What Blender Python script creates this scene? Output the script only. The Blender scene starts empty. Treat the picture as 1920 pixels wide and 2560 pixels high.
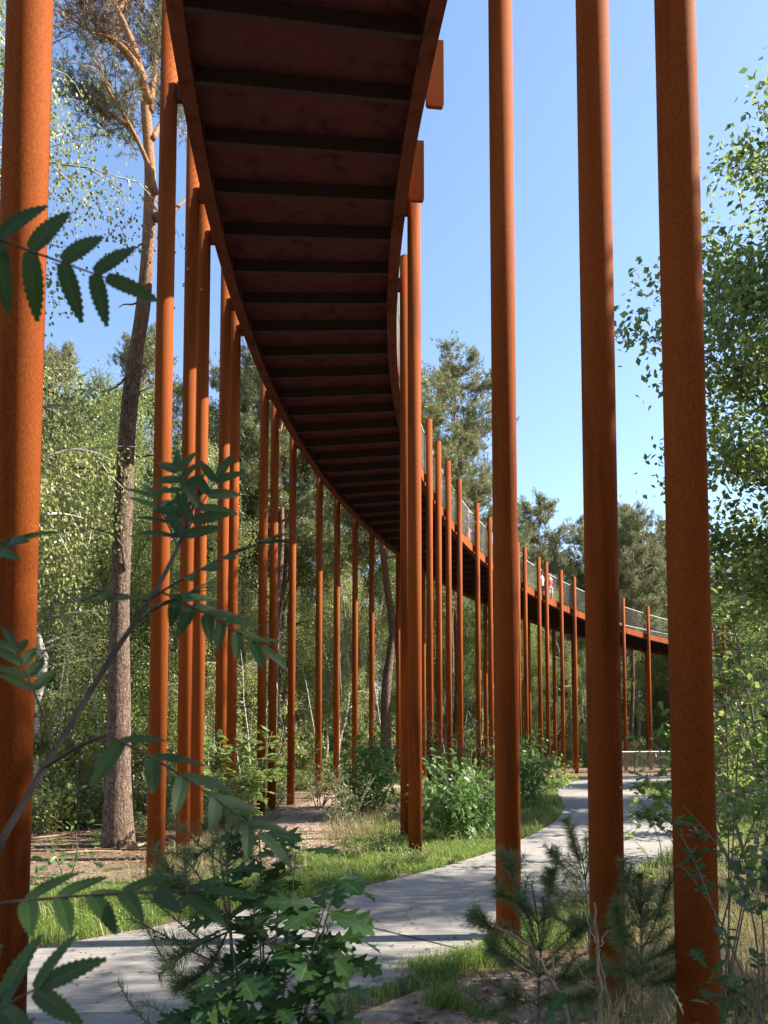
import bpy, math, random
import numpy as np
from mathutils import Vector
R_ = math.radians
S = bpy.context.scene
COL = S.collection
rng = np.random.default_rng(7)
random.seed(7)

# ------------------------------------------------------------------ camera, sky, sun, exposure
FPX, EYE, PITCH, HOR = 1921.0, 1.78, 0.059, 1855.0          # focal length and horizon row for a 1920x2560 frame
VC = HOR - FPX * math.tan(PITCH)
cam_d = bpy.data.cameras.new('camera'); cam = bpy.data.objects.new('camera', cam_d); COL.objects.link(cam)
cam.location = (0, 0, EYE); cam.rotation_euler = (math.pi / 2 + PITCH, 0, 0)
cam_d.sensor_fit = 'VERTICAL'; cam_d.sensor_height = 36; cam_d.lens = 36 * FPX / 2560
cam_d.shift_y = (VC - 1280) / 2560
cam_d.dof.use_dof = True; cam_d.dof.focus_distance = 16; cam_d.dof.aperture_fstop = 11
cam_d.clip_start = 0.05; cam_d.clip_end = 2000
S.camera = cam
SUN_AZ, SUN_EL = R_(86), R_(39)                             # azimuth clockwise from straight ahead
w = bpy.data.worlds.new('World'); S.world = w; w.use_nodes = True
nt = w.node_tree; nt.nodes.clear()
sky = nt.nodes.new('ShaderNodeTexSky'); sky.sky_type = 'NISHITA'; sky.sun_disc = False
sky.sun_elevation = SUN_EL; sky.sun_rotation = SUN_AZ; sky.air_density = 1.0; sky.dust_density = 0.6; sky.ozone_density = 2.2
bg = nt.nodes.new('ShaderNodeBackground'); bg.inputs[1].default_value = 0.096
ow = nt.nodes.new('ShaderNodeOutputWorld')
nt.links.new(sky.outputs[0], bg.inputs[0]); nt.links.new(bg.outputs[0], ow.inputs[0])
sl = bpy.data.lights.new('sun', 'SUN'); sl.energy = 5.0; sl.angle = R_(0.5); sl.color = (1, .92, .79)
so = bpy.data.objects.new('sun', sl); COL.objects.link(so)
sd = Vector((math.sin(SUN_AZ) * math.cos(SUN_EL), math.cos(SUN_AZ) * math.cos(SUN_EL), math.sin(SUN_EL)))
so.rotation_euler = sd.to_track_quat('Z', 'Y').to_euler(); so.location = (30, 0, 40)
S.view_settings.view_transform = 'Standard'; S.view_settings.look = 'None'
S.view_settings.exposure = 1.82; S.view_settings.gamma = 1
S.cycles.max_bounces = 6; S.cycles.diffuse_bounces = 3; S.cycles.transmission_bounces = 4

# ------------------------------------------------------------------ pixel -> point (columns/rows of a 1659x2212 view of the photo)
K = 1920 / 1659.0
def at(u, v, d):
    xc = (u * K - 960) / FPX; yc = -(v * K - VC) / FPX
    zf = math.cos(PITCH) - math.sin(PITCH) * yc; up = math.sin(PITCH) + math.cos(PITCH) * yc
    return np.array((xc * d / zf, d, EYE + up * d / zf))
def gnd(u, v):
    a = at(u, v, 1.0); d = EYE / (EYE - a[2])
    return np.array((a[0] * d, d, 0.0))

# ------------------------------------------------------------------ mesh building
class MB:
    def __init__(s): s.v = []; s.f = {}; s.n = 0; s.a = []
    def add(s, v, f, att=None):
        v = np.asarray(v, float).reshape(-1, 3); f = np.asarray(f, int)
        s.v.append(v); s.f.setdefault(f.shape[1], []).append(f + s.n); s.n += len(v)
        s.a.append(np.zeros(len(v)) if att is None else np.asarray(att, float))
    def box(s, c, sx, sy, sz, rz=0.0):
        x, y, z = sx / 2, sy / 2, sz / 2
        p = np.array([(-x, -y, -z), (x, -y, -z), (x, y, -z), (-x, y, -z), (-x, -y, z), (x, -y, z), (x, y, z), (-x, y, z)])
        ca, sa = math.cos(rz), math.sin(rz)
        p = np.stack([p[:, 0] * ca - p[:, 1] * sa, p[:, 0] * sa + p[:, 1] * ca, p[:, 2]], 1) + np.asarray(c)
        s.add(p, [(0, 3, 2, 1), (4, 5, 6, 7), (0, 1, 5, 4), (1, 2, 6, 5), (2, 3, 7, 6), (3, 0, 4, 7)])
    def tube(s, pts, rad, n=8, cap=True):
        pts = np.asarray(pts, float); m = len(pts); rad = np.broadcast_to(np.asarray(rad, float), (m,))
        t = np.gradient(pts, axis=0); t /= np.linalg.norm(t, axis=1)[:, None] + 1e-9
        ref = np.array((1., 0, 0)) if abs(t[0][0]) < .8 else np.array((0, 1., 0))
        a = np.cross(t, ref); a /= np.linalg.norm(a, axis=1)[:, None] + 1e-9
        for i in range(1, m):
            if a[i] @ a[i - 1] < 0: a[i] = -a[i]
        b = np.cross(t, a)
        th = np.arange(n) / n * 2 * math.pi
        v = (pts[:, None] + rad[:, None, None] * (np.cos(th)[None, :, None] * a[:, None] + np.sin(th)[None, :, None] * b[:, None])).reshape(-1, 3)
        i = np.arange(m - 1)[:, None] * n; j = np.arange(n)[None]; k = (j + 1) % n
        q = np.stack([i + j, i + k, i + n + k, i + n + j], -1).reshape(-1, 4)
        s.add(v, q)
        if cap:
            s.f.setdefault(n, []).append(np.arange(n)[None, ::-1] + s.n - m * n)
            s.f.setdefault(n, []).append(np.arange(n)[None] + s.n - n)
    def build(s, name, mat, parent=None, smooth=False, att=None):
        me = bpy.data.meshes.new(name)
        V = np.concatenate(s.v); me.vertices.add(len(V)); me.vertices.foreach_set('co', V.ravel())
        li, lt = [], []
        for k, fl in s.f.items():
            F = np.concatenate(fl); li.append(F.ravel()); lt.append(np.full(len(F), k))
        li = np.concatenate(li); lt = np.concatenate(lt)
        me.loops.add(len(li)); me.loops.foreach_set('vertex_index', li)
        me.polygons.add(len(lt)); me.polygons.foreach_set('loop_start', np.concatenate([[0], np.cumsum(lt)[:-1]])); me.polygons.foreach_set('loop_total', lt)
        me.update(calc_edges=True)
        me.polygons.foreach_set('use_smooth', np.full(len(lt), smooth))
        if att:
            A = me.attributes.new(att, 'FLOAT', 'POINT'); A.data.foreach_set('value', np.concatenate(s.a))
        me.materials.append(mat)
        o = bpy.data.objects.new(name, me); COL.objects.link(o)
        if parent: o.parent = parent
        return o
def tag(o, label=None, cat=None, group=None, kind=None):
    if label: o['label'] = label
    if cat: o['category'] = cat
    if group: o['group'] = group
    if kind: o['kind'] = kind
    return o
def empty(name, loc=(0, 0, 0), rz=0, sc=1.0):
    o = bpy.data.objects.new(name, None); o.empty_display_size = .2; COL.objects.link(o)
    o.location = loc; o.rotation_euler = (0, 0, rz); o.scale = (sc,) * 3 if np.isscalar(sc) else sc
    return o
def dup(root, loc, rz=0, sc=1.0, label=None, group=None):
    r = root.copy(); COL.objects.link(r); r.location = loc; r.rotation_euler = (0, 0, rz); r.scale = (sc,) * 3 if np.isscalar(sc) else sc
    if label: r['label'] = label
    if group: r['group'] = group
    for ch in list(root.children):
        c = ch.copy(); COL.objects.link(c); c.parent = r
        for g in ch.children:
            d = g.copy(); COL.objects.link(d); d.parent = c
    return r

# ------------------------------------------------------------------ materials
def newmat(name):
    m = bpy.data.materials.new(name); m.use_nodes = True; t = m.node_tree
    return m, t, t.nodes['Principled BSDF'], t.nodes['Material Output']
def ramp(t, fac, stops):
    r = t.nodes.new('ShaderNodeValToRGB'); e = r.color_ramp.elements
    while len(e) < len(stops): e.new(.5)
    for i, (p, c) in enumerate(stops): e[i].position = p; e[i].color = (*c, 1)
    t.links.new(fac, r.inputs[0]); return r.outputs[0]
def noise(t, scale, vec=None, detail=4, rough=.55, mapscale=None):
    n = t.nodes.new('ShaderNodeTexNoise'); n.inputs['Scale'].default_value = scale; n.inputs['Detail'].default_value = detail; n.inputs['Roughness'].default_value = rough
    tc = t.nodes.new('ShaderNodeTexCoord'); v = tc.outputs['Object'] if vec is None else vec
    if mapscale:
        mp = t.nodes.new('ShaderNodeMapping'); mp.inputs['Scale'].default_value = mapscale; t.links.new(v, mp.inputs['Vector']); v = mp.outputs[0]
    t.links.new(v, n.inputs['Vector']); return n.outputs['Fac']
def mixc(t, f, a, b, mode='MIX'):
    m = t.nodes.new('ShaderNodeMix'); m.data_type = 'RGBA'; m.blend_type = mode
    if isinstance(f, (int, float)): m.inputs[0].default_value = f
    else: t.links.new(f, m.inputs[0])
    for i, x in ((6, a), (7, b)):
        if isinstance(x, tuple): m.inputs[i].default_value = (*x, 1)
        else: t.links.new(x, m.inputs[i])
    return m.outputs[2]
def bump(t, h, b, strength=.3, dist=.02):
    n = t.nodes.new('ShaderNodeBump'); n.inputs['Strength'].default_value = strength; n.inputs['Distance'].default_value = dist
    t.links.new(h, n.inputs['Height']); t.links.new(n.outputs[0], b.inputs['Normal'])
def mat_noise(name, stops, scale, rough=.8, mapscale=None, detail=5, bmp=0, bdist=.02, spec=.3):
    m, t, b, o = newmat(name)
    f = noise(t, scale, detail=detail, mapscale=mapscale)
    t.links.new(ramp(t, f, stops), b.inputs['Base Color']); b.inputs['Roughness'].default_value = rough; b.inputs['Specular IOR Level'].default_value = spec
    if bmp: bump(t, f, b, bmp, bdist)
    return m
def mat_corten(name, dark, mid, light):
    m, t, b, o = newmat(name)
    fine = noise(t, 210, detail=3, mapscale=(1, 1, .28)); big = noise(t, 3.2, detail=6, rough=.62, mapscale=(1, 1, .10))
    c = ramp(t, fine, [(.3, dark), (.5, mid), (.72, light)])
    c2 = ramp(t, big, [(.32, (.50, .46, .48)), (.46, (.92, .9, .9)), (.56, (1, 1, 1)), (.70, (1.1, 1.2, 1.2))])
    t.links.new(mixc(t, 1.0, c, c2, 'MULTIPLY'), b.inputs['Base Color'])
    b.inputs['Roughness'].default_value = .8; b.inputs['Specular IOR Level'].default_value = .08
    bump(t, fine, b, .25, .002)
    return m
CORTEN = mat_corten('weathering steel', (.14, .032, .010), (.225, .055, .011), (.30, .078, .013))
CORTEN2 = mat_corten('weathering steel shade-toned', (.085, .03, .024), (.13, .043, .03), (.16, .055, .036))  # weathering steel darkened: shade under the deck edges put into its colour
CORTEN_SHADE = mat_corten('weathering steel underside shade-toned', (.06, .022, .027), (.095, .034, .039), (.12, .042, .046))  # darkest steel copy, with the shade beneath the deck put into its colour
JOIST = mat_noise('dark joist steel', [(.3, (.026, .016, .02)), (.7, (.045, .026, .03))], 12, .7)  # joist steel, darker than the deck plate
def mat_leaf(name, a, b_, trans=.3, rough=.45, mid=None, tc=None):
    m, t, b, o = newmat(name)
    g = t.nodes.new('ShaderNodeNewGeometry')
    c = ramp(t, g.outputs['Random Per Island'], [(0, a), (.55, tuple((x + y) / 2 for x, y in zip(a, b_))), (1, b_)])
    if mid:
        at_ = t.nodes.new('ShaderNodeAttribute'); at_.attribute_name = 'mid'
        mm = t.nodes.new('ShaderNodeMapRange'); mm.inputs[1].default_value = .9; mm.inputs[2].default_value = .97
        t.links.new(at_.outputs['Fac'], mm.inputs[0]); c = mixc(t, mm.outputs[0], c, mid)
        wv = noise(t, 35, detail=3); c = mixc(t, .35, c, ramp(t, wv, [(.3, a), (.7, b_)]))
    t.links.new(c, b.inputs['Base Color']); b.inputs['Roughness'].default_value = rough; b.inputs['Specular IOR Level'].default_value = .5
    tr = t.nodes.new('ShaderNodeBsdfTranslucent')
    hs = t.nodes.new('ShaderNodeHueSaturation'); hs.inputs['Hue'].default_value = .485; hs.inputs['Value'].default_value = 1.5; hs.inputs['Saturation'].default_value = .95
    t.links.new(c, hs.inputs['Color']); t.links.new(hs.outputs[0], tr.inputs['Color'])
    mx = t.nodes.new('ShaderNodeMixShader'); mx.inputs[0].default_value = trans
    t.links.new(b.outputs[0], mx.inputs[1]); t.links.new(tr.outputs[0], mx.inputs[2]); t.links.new(mx.outputs[0], o.inputs['Surface'])
    return m
L_BIRCH = mat_leaf('birch leaves', (.085, .115, .03), (.38, .41, .14), .38, .38)
L_OAK = mat_leaf('oak leaves', (.06, .11, .02), (.22, .29, .075), .45, .38)
L_BROAD = mat_leaf('broad leaves', (.06, .10, .022), (.28, .34, .09), .38, .38)
L_OAKBG = mat_leaf('oak leaves in the wood', (.05, .09, .02), (.21, .28, .065), .38, .38)
L_YOAK = mat_leaf('young oak leaves', (.045, .12, .022), (.11, .21, .045), .36, .4, (.13, .2, .06))
L_FOAK = mat_leaf('shade-toned oak leaves', (.022, .07, .014), (.06, .125, .028), .34, .45, (.12, .17, .08))  # foreground shade put into the leaf colour, darker than the young oaks
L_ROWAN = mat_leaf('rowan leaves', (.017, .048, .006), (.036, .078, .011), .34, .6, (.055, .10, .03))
L_ROWANB = mat_leaf('rowan bush leaves', (.085, .16, .035), (.19, .27, .07), .38)
L_BUCK = mat_leaf('shrub leaves', (.08, .15, .025), (.20, .30, .05), .48, .4)
L_PINE = mat_leaf('pine needles', (.075, .095, .035), (.30, .31, .135), .22, .45)
L_PINEF = mat_leaf('young pine needles', (.065, .11, .035), (.17, .225, .08), .3, .4)
L_PINEH = mat_leaf('pine needles near', (.085, .105, .05), (.20, .19, .085), .15, .5)
L_DEADN = mat_leaf('dead needles', (.10, .07, .045), (.17, .12, .075), .1, .6)
L_GRASS = mat_leaf('grass blades', (.06, .135, .016), (.22, .295, .06), .38, .45)
L_STRAW = mat_leaf('dry grass', (.17, .165, .065), (.33, .29, .14), .3, .6)
BARK_P = None
def mat_bark(name, lo, hi, up, h0, h1, sc):
    m, t, b, o = newmat(name)
    f = noise(t, sc, detail=6, rough=.65, mapscale=(1, 1, .22)); c = ramp(t, f, [(.32, lo), (.5, hi), (.68, tuple(min(1, x * 1.35) for x in hi))])
    v = t.nodes.new('ShaderNodeTexVoronoi'); v.feature = 'DISTANCE_TO_EDGE'; v.inputs['Scale'].default_value = sc * .9
    tc = t.nodes.new('ShaderNodeTexCoord'); mp = t.nodes.new('ShaderNodeMapping'); mp.inputs['Scale'].default_value = (1, 1, .25)
    n2 = t.nodes.new('ShaderNodeTexNoise'); n2.inputs['Scale'].default_value = 4; n2.inputs['Detail'].default_value = 6
    ad = t.nodes.new('ShaderNodeMix'); ad.data_type = 'VECTOR'; ad.inputs[0].default_value = .34
    t.links.new(tc.outputs['Object'], n2.inputs['Vector']); t.links.new(tc.outputs['Object'], ad.inputs[4]); t.links.new(n2.outputs['Color'], ad.inputs[5])
    t.links.new(ad.outputs[1], mp.inputs['Vector']); t.links.new(mp.outputs[0], v.inputs['Vector'])
    cr = ramp(t, v.outputs['Distance'], [(0.0, (.40, .35, .32)), (.12, (.85, .83, .8)), (.3, (1, 1, 1))])
    c = mixc(t, 1.0, c, cr, 'MULTIPLY')
    if up:
        sp = t.nodes.new('ShaderNodeSeparateXYZ'); t.links.new(tc.outputs['Object'], sp.inputs[0])
        mr = t.nodes.new('ShaderNodeMapRange'); mr.inputs[1].default_value = h0; mr.inputs[2].default_value = h1; t.links.new(sp.outputs[2], mr.inputs[0])
        f2 = noise(t, sc * 1.3, detail=4); c = mixc(t, mr.outputs[0], c, ramp(t, f2, [(.35, tuple(x * .6 for x in up)), (.6, up)]))
    t.links.new(c, b.inputs['Base Color']); b.inputs['Roughness'].default_value = .9; b.inputs['Specular IOR Level'].default_value = .15
    mu = t.nodes.new('ShaderNodeMath'); mu.operation = 'MULTIPLY'; t.links.new(cr, mu.inputs[0]); t.links.new(f, mu.inputs[1])
    bump(t, mu.outputs[0], b, .8, .03)
    return m
BARK_PINE = mat_bark('pine bark', (.075, .055, .045), (.175, .125, .102), (.40, .20, .10), 8.0, 13, 26)
BARK_OAK = mat_bark('oak bark', (.06, .05, .04), (.15, .125, .10), None, 0, 0, 12)
BARK_BIRCH = mat_noise('birch bark', [(.36, (.04, .035, .03)), (.44, (.35, .32, .28)), (.7, (.62, .58, .52))], 5, .7, (1, 1, 3.0), 4)
TWIG = mat_noise('twig bark', [(.3, (.10, .075, .06)), (.7, (.22, .17, .13))], 30, .8)
TWIGK = mat_noise('dark young bark', [(.3, (.045, .032, .026)), (.7, (.10, .07, .055))], 30, .8)
TWIGD = mat_noise('dry twig', [(.3, (.18, .11, .08)), (.7, (.36, .26, .2))], 30, .8)

# ------------------------------------------------------------------ bulk leaves / needles
def unit(a): return a / (np.linalg.norm(a, axis=-1, keepdims=True) + 1e-9)
def add_leaves(mb, c, d, n, ln, wd, fold=.12):
    """rhombic leaf: base, side, tip, side"""
    d = unit(d); s = unit(np.cross(d, n)); n = np.cross(s, d)
    ln = np.broadcast_to(ln, (len(c),))[:, None]; wd = np.broadcast_to(wd, (len(c),))[:, None]
    base = c - d * ln * .5; tip = c + d * ln * .5 - n * ln * .08
    m = c - d * ln * .05
    a = m + s * wd * .5 + n * wd * fold; b = m - s * wd * .5 + n * wd * fold
    v = np.stack([base, b, tip, a], 1).reshape(-1, 3); i = np.arange(len(c))[:, None] * 4
    mb.add(v, np.concatenate([i + np.array([[0, 1, 2]]), i + np.array([[0, 2, 3]])]))
def add_needles(mb, p, d, ln, wd):
    d = unit(d); r = unit(np.cross(d, rng.normal(size=d.shape)))
    wd = np.broadcast_to(wd, (len(p),))[:, None]; ln = np.broadcast_to(ln, (len(p),))[:, None]
    v = np.stack([p - r * wd * .5, p + r * wd * .5, p + d * ln], 1).reshape(-1, 3)
    i = np.arange(len(p))[:, None] * 3; mb.add(v, i + np.array([[0, 1, 2]]))
def curve_pts(pts, n):
    pts = np.asarray(pts, float); t = np.linspace(0, len(pts) - 1, n); out = []
    for x in t:
        i = min(int(x), len(pts) - 2); f = x - i
        p0 = pts[max(i - 1, 0)]; p1 = pts[i]; p2 = pts[i + 1]; p3 = pts[min(i + 2, len(pts) - 1)]
        out.append(.5 * ((2 * p1) + (-p0 + p2) * f + (2 * p0 - 5 * p1 + 4 * p2 - p3) * f * f + (-p0 + 3 * p1 - 3 * p2 + p3) * f ** 3))
    return np.array(out)
def along(pts, s):
    s = np.clip(np.asarray(s), 0, 1) * (len(pts) - 1); i = np.minimum(s.astype(int), len(pts) - 2); f = (s - i)[..., None]
    return pts[i] * (1 - f) + pts[i + 1] * f
def limb_pts(r, p0, d, L, n=5, droop=0., wob=.12):
    pts = [np.array(p0, float)]; d = unit(np.array(d, float))
    for i in range(n):
        d = unit(d + r.normal(size=3) * wob + np.array((0, 0, -droop))); pts.append(pts[-1] + d * L / n)
    return np.array(pts)

# ------------------------------------------------------------------ trees
def make_tree(kind, seed, H, r0, cb, spread, leaf, bark, name, leafsize=.09, nl=34, nsub=5, nleaf=70, wob=.12, lean=0.0, trunk_pts=None, sigma=.26):
    r = np.random.default_rng(seed)
    root = empty(name); tb = MB(); lb = MB()
    if trunk_pts is None:
        n = 9; xy = np.cumsum(r.normal(size=(n, 2)) * wob, 0); xy -= xy[0]; xy[:, 0] += lean * np.linspace(0, 1, n) ** 1.4
        tp = np.stack([xy[:, 0], xy[:, 1], np.linspace(-.1, H, n)], 1); tp = curve_pts(tp, 20)
    else: tp = trunk_pts; H = tp[-1][2]
    t = np.linspace(0, 1, len(tp)); rad = r0 * (1 - .82 * t) * (1 + .35 * np.exp(-t * 22))
    tb.tube(tp, rad, 10)
    for i in range(nl):
        s = cb + (1 - cb) * (i + r.random()) / nl; s = min(s, .985); p0 = along(tp, s); q = (s - cb) / (1 - cb)
        az = i * 2.39996 + r.normal() * .5
        if kind == 'birch': prof = .35 + .65 * math.sin(math.pi * min(1, .15 + q * .8)); el = R_(25 + 35 * q)
        elif kind == 'pine': prof = (.55 + .45 * math.sin(math.pi * min(1, .1 + q * .85))); el = R_(0 + 45 * q + r.normal() * 12)
        else: prof = .4 + .6 * math.sin(math.pi * (.12 + q * .78)); el = R_(8 + 55 * q + r.normal() * 10)
        L = spread * prof * r.uniform(.65, 1.15)
        d = (math.cos(az) * math.cos(el), math.sin(az) * math.cos(el), math.sin(el))
        lp = limb_pts(r, p0, d, L, 6, {'birch': .06, 'pine': -.06}.get(kind, 0.0), .2 if kind == 'pine' else .14)
        tr = np.interp(s, t, rad); tb.tube(lp, np.linspace(min(tr * .6, .02 + L * .016), .006, 7), 5)
        for k in range(nsub):
            u = .28 + .72 * (k + r.random()) / nsub; p1 = along(lp, u); ax = unit(lp[-1] - lp[0])
            dd = unit(ax + r.normal(size=3) * .75 + np.array((0, 0, .25 if kind == 'pine' else 0)))
            L2 = L * r.uniform(.22, .42) + .15
            sp = limb_pts(r, p1, dd, L2, 4, .22 if kind == 'birch' else 0, .2)
            tb.tube(sp, np.linspace(.012, .004, 5), 3, False)
            m = int(nleaf * r.uniform(.6, 1.3))
            if kind == 'pine':
                nt_ = max(2, m // 24)
                for c in along(sp, r.uniform(.25, 1.05, nt_)) + r.normal(size=(nt_, 3)) * .13:
                    ax2 = unit(dd + np.array((0, 0, .6)) + r.normal(size=3) * .4); q_ = 24
                    st = c + ax2 * r.uniform(-.11, .11, (q_, 1)); nd = ax2 * r.uniform(.3, 1.0, (q_, 1)) + unit(r.normal(size=(q_, 3))) * .9
                    add_needles(lb, st, nd, leafsize * r.uniform(.7, 1.2, q_), leafsize * .13)
            else:
                if kind == 'birch':
                    c = along(sp, r.uniform(.1, 1.0, m)); c[:, 2] -= r.random(m) ** 1.5 * 1.1; c += r.normal(size=(m, 3)) * np.array((.14, .14, .12))
                    d_ = r.normal(size=(m, 3)) * .6 + np.array((0, 0, -1.0))
                else:
                    c = along(sp, r.uniform(.1, 1.1, m)) + r.normal(size=(m, 3)) * sigma * np.array((1, 1, .75))
                    d_ = r.normal(size=(m, 3)) + np.array((0, 0, -.35))
                nn = r.normal(size=(m, 3)) * .75 + np.array((0, 0, .8))
                sz = leafsize * r.uniform(.65, 1.25, m); add_leaves(lb, c, d_, nn, sz, sz * (.75 if kind == 'birch' else .6))
    tb.build('trunk', bark, root, True); lb.build('crown', leaf, root)
    return root

def make_shrub(name, seed, H, spread, leaf, twig, nst=7, nleaf=900, leafsize=.08, tall=.0, outline=None):
    r = np.random.default_rng(seed); root = empty(name); tb = MB(); lb = MB()
    for i in range(nst):
        az = r.random() * 6.28; out = r.uniform(.15, 1) ** .8
        d = np.array((math.cos(az) * out * spread, math.sin(az) * out * spread, H * r.uniform(.6, 1.0)))
        p = limb_pts(r, (math.cos(az) * .06, math.sin(az) * .06, -.05), d, np.linalg.norm(d), 6, .02, .12)
        tb.tube(p, np.linspace(.014, .004, 7) * max(1, H / 1.5), 5)
        for k in range(6):
            u = r.uniform(.3, 1); p1 = along(p, u); dd = unit(unit(p[-1] - p[0]) * .5 + r.normal(size=3))
            sp = limb_pts(r, p1, dd, spread * r.uniform(.3, .6), 4, 0, .2); tb.tube(sp, np.linspace(.006, .002, 5), 3, False)
            m = max(4, int(nleaf / nst / 6 * r.uniform(.6, 1.4)))
            c = along(sp, r.uniform(.1, 1.05, m)) + r.normal(size=(m, 3)) * leafsize * .9
            c[:, 2] = np.maximum(c[:, 2], .03)
            dirs = unit(c - along(sp, np.full(m, .1))) + r.normal(size=(m, 3)) * .5 + np.array((0, 0, -.2)); nn = r.normal(size=(m, 3)) * .5 + np.array((0, 0, 1.))
            sz = leafsize * r.uniform(.6, 1.2, m)
            if outline is None: add_leaves(lb, c, dirs, nn, sz, sz * .62)
            else: add_shaped(lb, outline, c, dirs, nn, sz)
    tb.build('stems', twig, root, True); lb.build('leaves', leaf, root, False, 'mid')
    return root

# shaped leaves: outline = list of (y along 0..1, half width), fan of quads from the midrib
def outline_rowan(n=9):
    o = [(0, 0.0)]
    for i in range(n):
        y = (i + .3) / n; wv = .155 * math.sin(math.pi * min(1, (.12 + .88 * y)) ** .8) ** .7
        o += [(y, wv * .92), (y + .62 / n, wv * 1.10)]
    o.append((1.0, 0.0)); return o
def outline_oak():
    return [(0, 0), (.10, .015), (.20, .05), (.31, .15), (.325, .06), (.40, .09), (.53, .25), (.555, .22), (.55, .08), (.62, .12), (.74, .30), (.77, .25), (.765, .12), (.83, .15), (.90, .19), (.91, .09), (.96, .06), (1.0, 0)]
def outline_oval():
    return [(0, 0), (.08, .10), (.22, .24), (.42, .31), (.62, .30), (.8, .21), (.93, .08), (1, 0)]
def add_shaped(mb, ol, base, d, n, L, fold=.16, arch=.18):
    d = unit(np.asarray(d, float)); s = unit(np.cross(d, n)); n = np.cross(s, d); L = np.broadcast_to(L, (len(base),))[:, None, None]
    y = np.array([o[0] for o in ol]); wv = np.array([o[1] for o in ol]); m = len(y)
    # rows: right, mid, left
    hz = -arch * y * y
    def P(x, z): return base[:, None] + L * (d[:, None] * y[None, :, None] + s[:, None] * x[None, :, None] + n[:, None] * z[None, :, None])
    mid = P(0 * y, hz); rt = P(wv, hz + fold * wv); lf = P(-wv, hz + fold * wv)
    V = np.concatenate([mid, rt, lf], 1).reshape(-1, 3); A = np.tile(np.concatenate([np.ones(m), np.zeros(2 * m)]), len(base))
    i = np.arange(m - 1); q = np.concatenate([np.stack([i, m + i, m + i + 1, i + 1], 1), np.stack([i, i + 1, 2 * m + i + 1, 2 * m + i], 1)])
    F = (np.arange(len(base))[:, None, None] * 3 * m + q[None]).reshape(-1, 4)
    mb.add(V, F, A)

# ------------------------------------------------------------------ ground, path
def poly_mask(P, poly):
    x, y = P[:, 0], P[:, 1]; ins = np.zeros(len(P), bool); n = len(poly)
    for i in range(n):
        x1, y1 = poly[i][:2]; x2, y2 = poly[(i + 1) % n][:2]
        c = ((y1 > y) != (y2 > y)) & (x < (x2 - x1) * (y - y1) / (y2 - y1 + 1e-12) + x1); ins ^= c
    return ins
def ground_mat():
    m, t, b, o = newmat('forest floor')
    big = noise(t, .35, detail=5); fine = noise(t, 22, detail=6, rough=.7); fibre = noise(t, 30, detail=5, rough=.7, mapscale=(1, .3, 1))
    litter = ramp(t, fine, [(.3, (.04, .026, .017)), (.5, (.15, .092, .055)), (.7, (.30, .21, .135))])
    sand = ramp(t, fibre, [(.3, (.09, .065, .045)), (.5, (.20, .15, .11)), (.7, (.31, .24, .18))])
    moss = ramp(t, fine, [(.3, (.02, .035, .01)), (.7, (.09, .12, .03))])
    c = mixc(t, ramp(t, big, [(.42, (0, 0, 0)), (.58, (1, 1, 1))]), litter, sand)
    med = noise(t, 1.4, detail=4); c = mixc(t, ramp(t, med, [(.55, (0, 0, 0)), (.68, (1, 1, 1))]), c, moss)
    t.links.new(c, b.inputs['Base Color']); b.inputs['Roughness'].default_value = .95; b.inputs['Specular IOR Level'].default_value = .1
    bump(t, fine, b, .9, .05); return m
g = MB(); N = 90
xs = np.concatenate([[-600, -200], np.linspace(-45, 75, N), [200, 600]]); ys = np.concatenate([[-600, -100], np.linspace(-15, 105, N), [250, 700]])
X, Y = np.meshgrid(xs, ys); Z = -.012 + 0 * X
V = np.stack([X, Y, Z], -1).reshape(-1, 3); nx = len(xs); i = (np.arange(len(ys) - 1)[:, None] * nx + np.arange(nx - 1)[None]).ravel()
g.add(V, np.stack([i, i + 1, i + nx + 1, i + nx], 1)); tag(g.build('ground', ground_mat()), kind='structure')
PL = np.array([(-14, -3.5), (-8, 2), (-5, 4.65), (-3.08, 6.5), (-2.26, 7.35), (-.83, 8.8), (.43, 10.36), (1.81, 12.6), (3.47, 16.3), (4.5, 19.5), (5.2, 22.5), (5.96, 26.5), (7.0, 31.), (8.6, 34.6), (11, 38.), (15, 42)])
PR = np.array([(-12, -5.5), (-5.6, .0), (-2.5, 2.9), (-.62, 4.75), (-.3, 5.4), (.0, 5.68), (.55, 6.35), (1.22, 7.5), (2.6, 9.5), (4.6, 12.6), (6.4, 16.5), (7.6, 20), (8.4, 23.6), (9.4, 28.8), (11, 33.5), (13.4, 36.2), (17, 40)])
PLs = curve_pts(PL, 160); PRs = curve_pts(PR, 160)
def path_mat():
    m, t, b, o = newmat('brushed concrete')
    f = noise(t, 9, detail=6, rough=.6); st = noise(t, 26, detail=4, mapscale=(.12, 1.2, 1)); bg_ = noise(t, .7, detail=4)
    c = ramp(t, f, [(.3, (.20, .188, .180)), (.7, (.28, .265, .25))]); c = mixc(t, .55, c, ramp(t, st, [(.35, (.14, .133, .13)), (.6, (.31, .29, .275))]))
    c = mixc(t, 1.0, c, ramp(t, bg_, [(.3, (.72, .72, .72)), (.7, (1.08, 1.06, 1.03))]), 'MULTIPLY')
    t.links.new(c, b.inputs['Base Color']); b.inputs['Roughness'].default_value = .8; bump(t, st, b, .35, .006); return m
pm = MB(); n = 160; cs = np.linspace(0, 1, 9)
V = PLs[:, None] * (1 - cs[None, :, None]) + PRs[:, None] * cs[None, :, None]
V = np.concatenate([V, np.full((n, 9, 1), .03)], -1)
V[:, 0, 2] = V[:, -1, 2] = .03
low = V[:, [0, -1]].copy(); low[..., 2] = -.05
i = (np.arange(n - 1)[:, None] * 9 + np.arange(8)[None]).ravel()
pm.add(V.reshape(-1, 3), np.stack([i, i + 1, i + 10, i + 9][::-1], 1)[:, ::-1])
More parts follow.
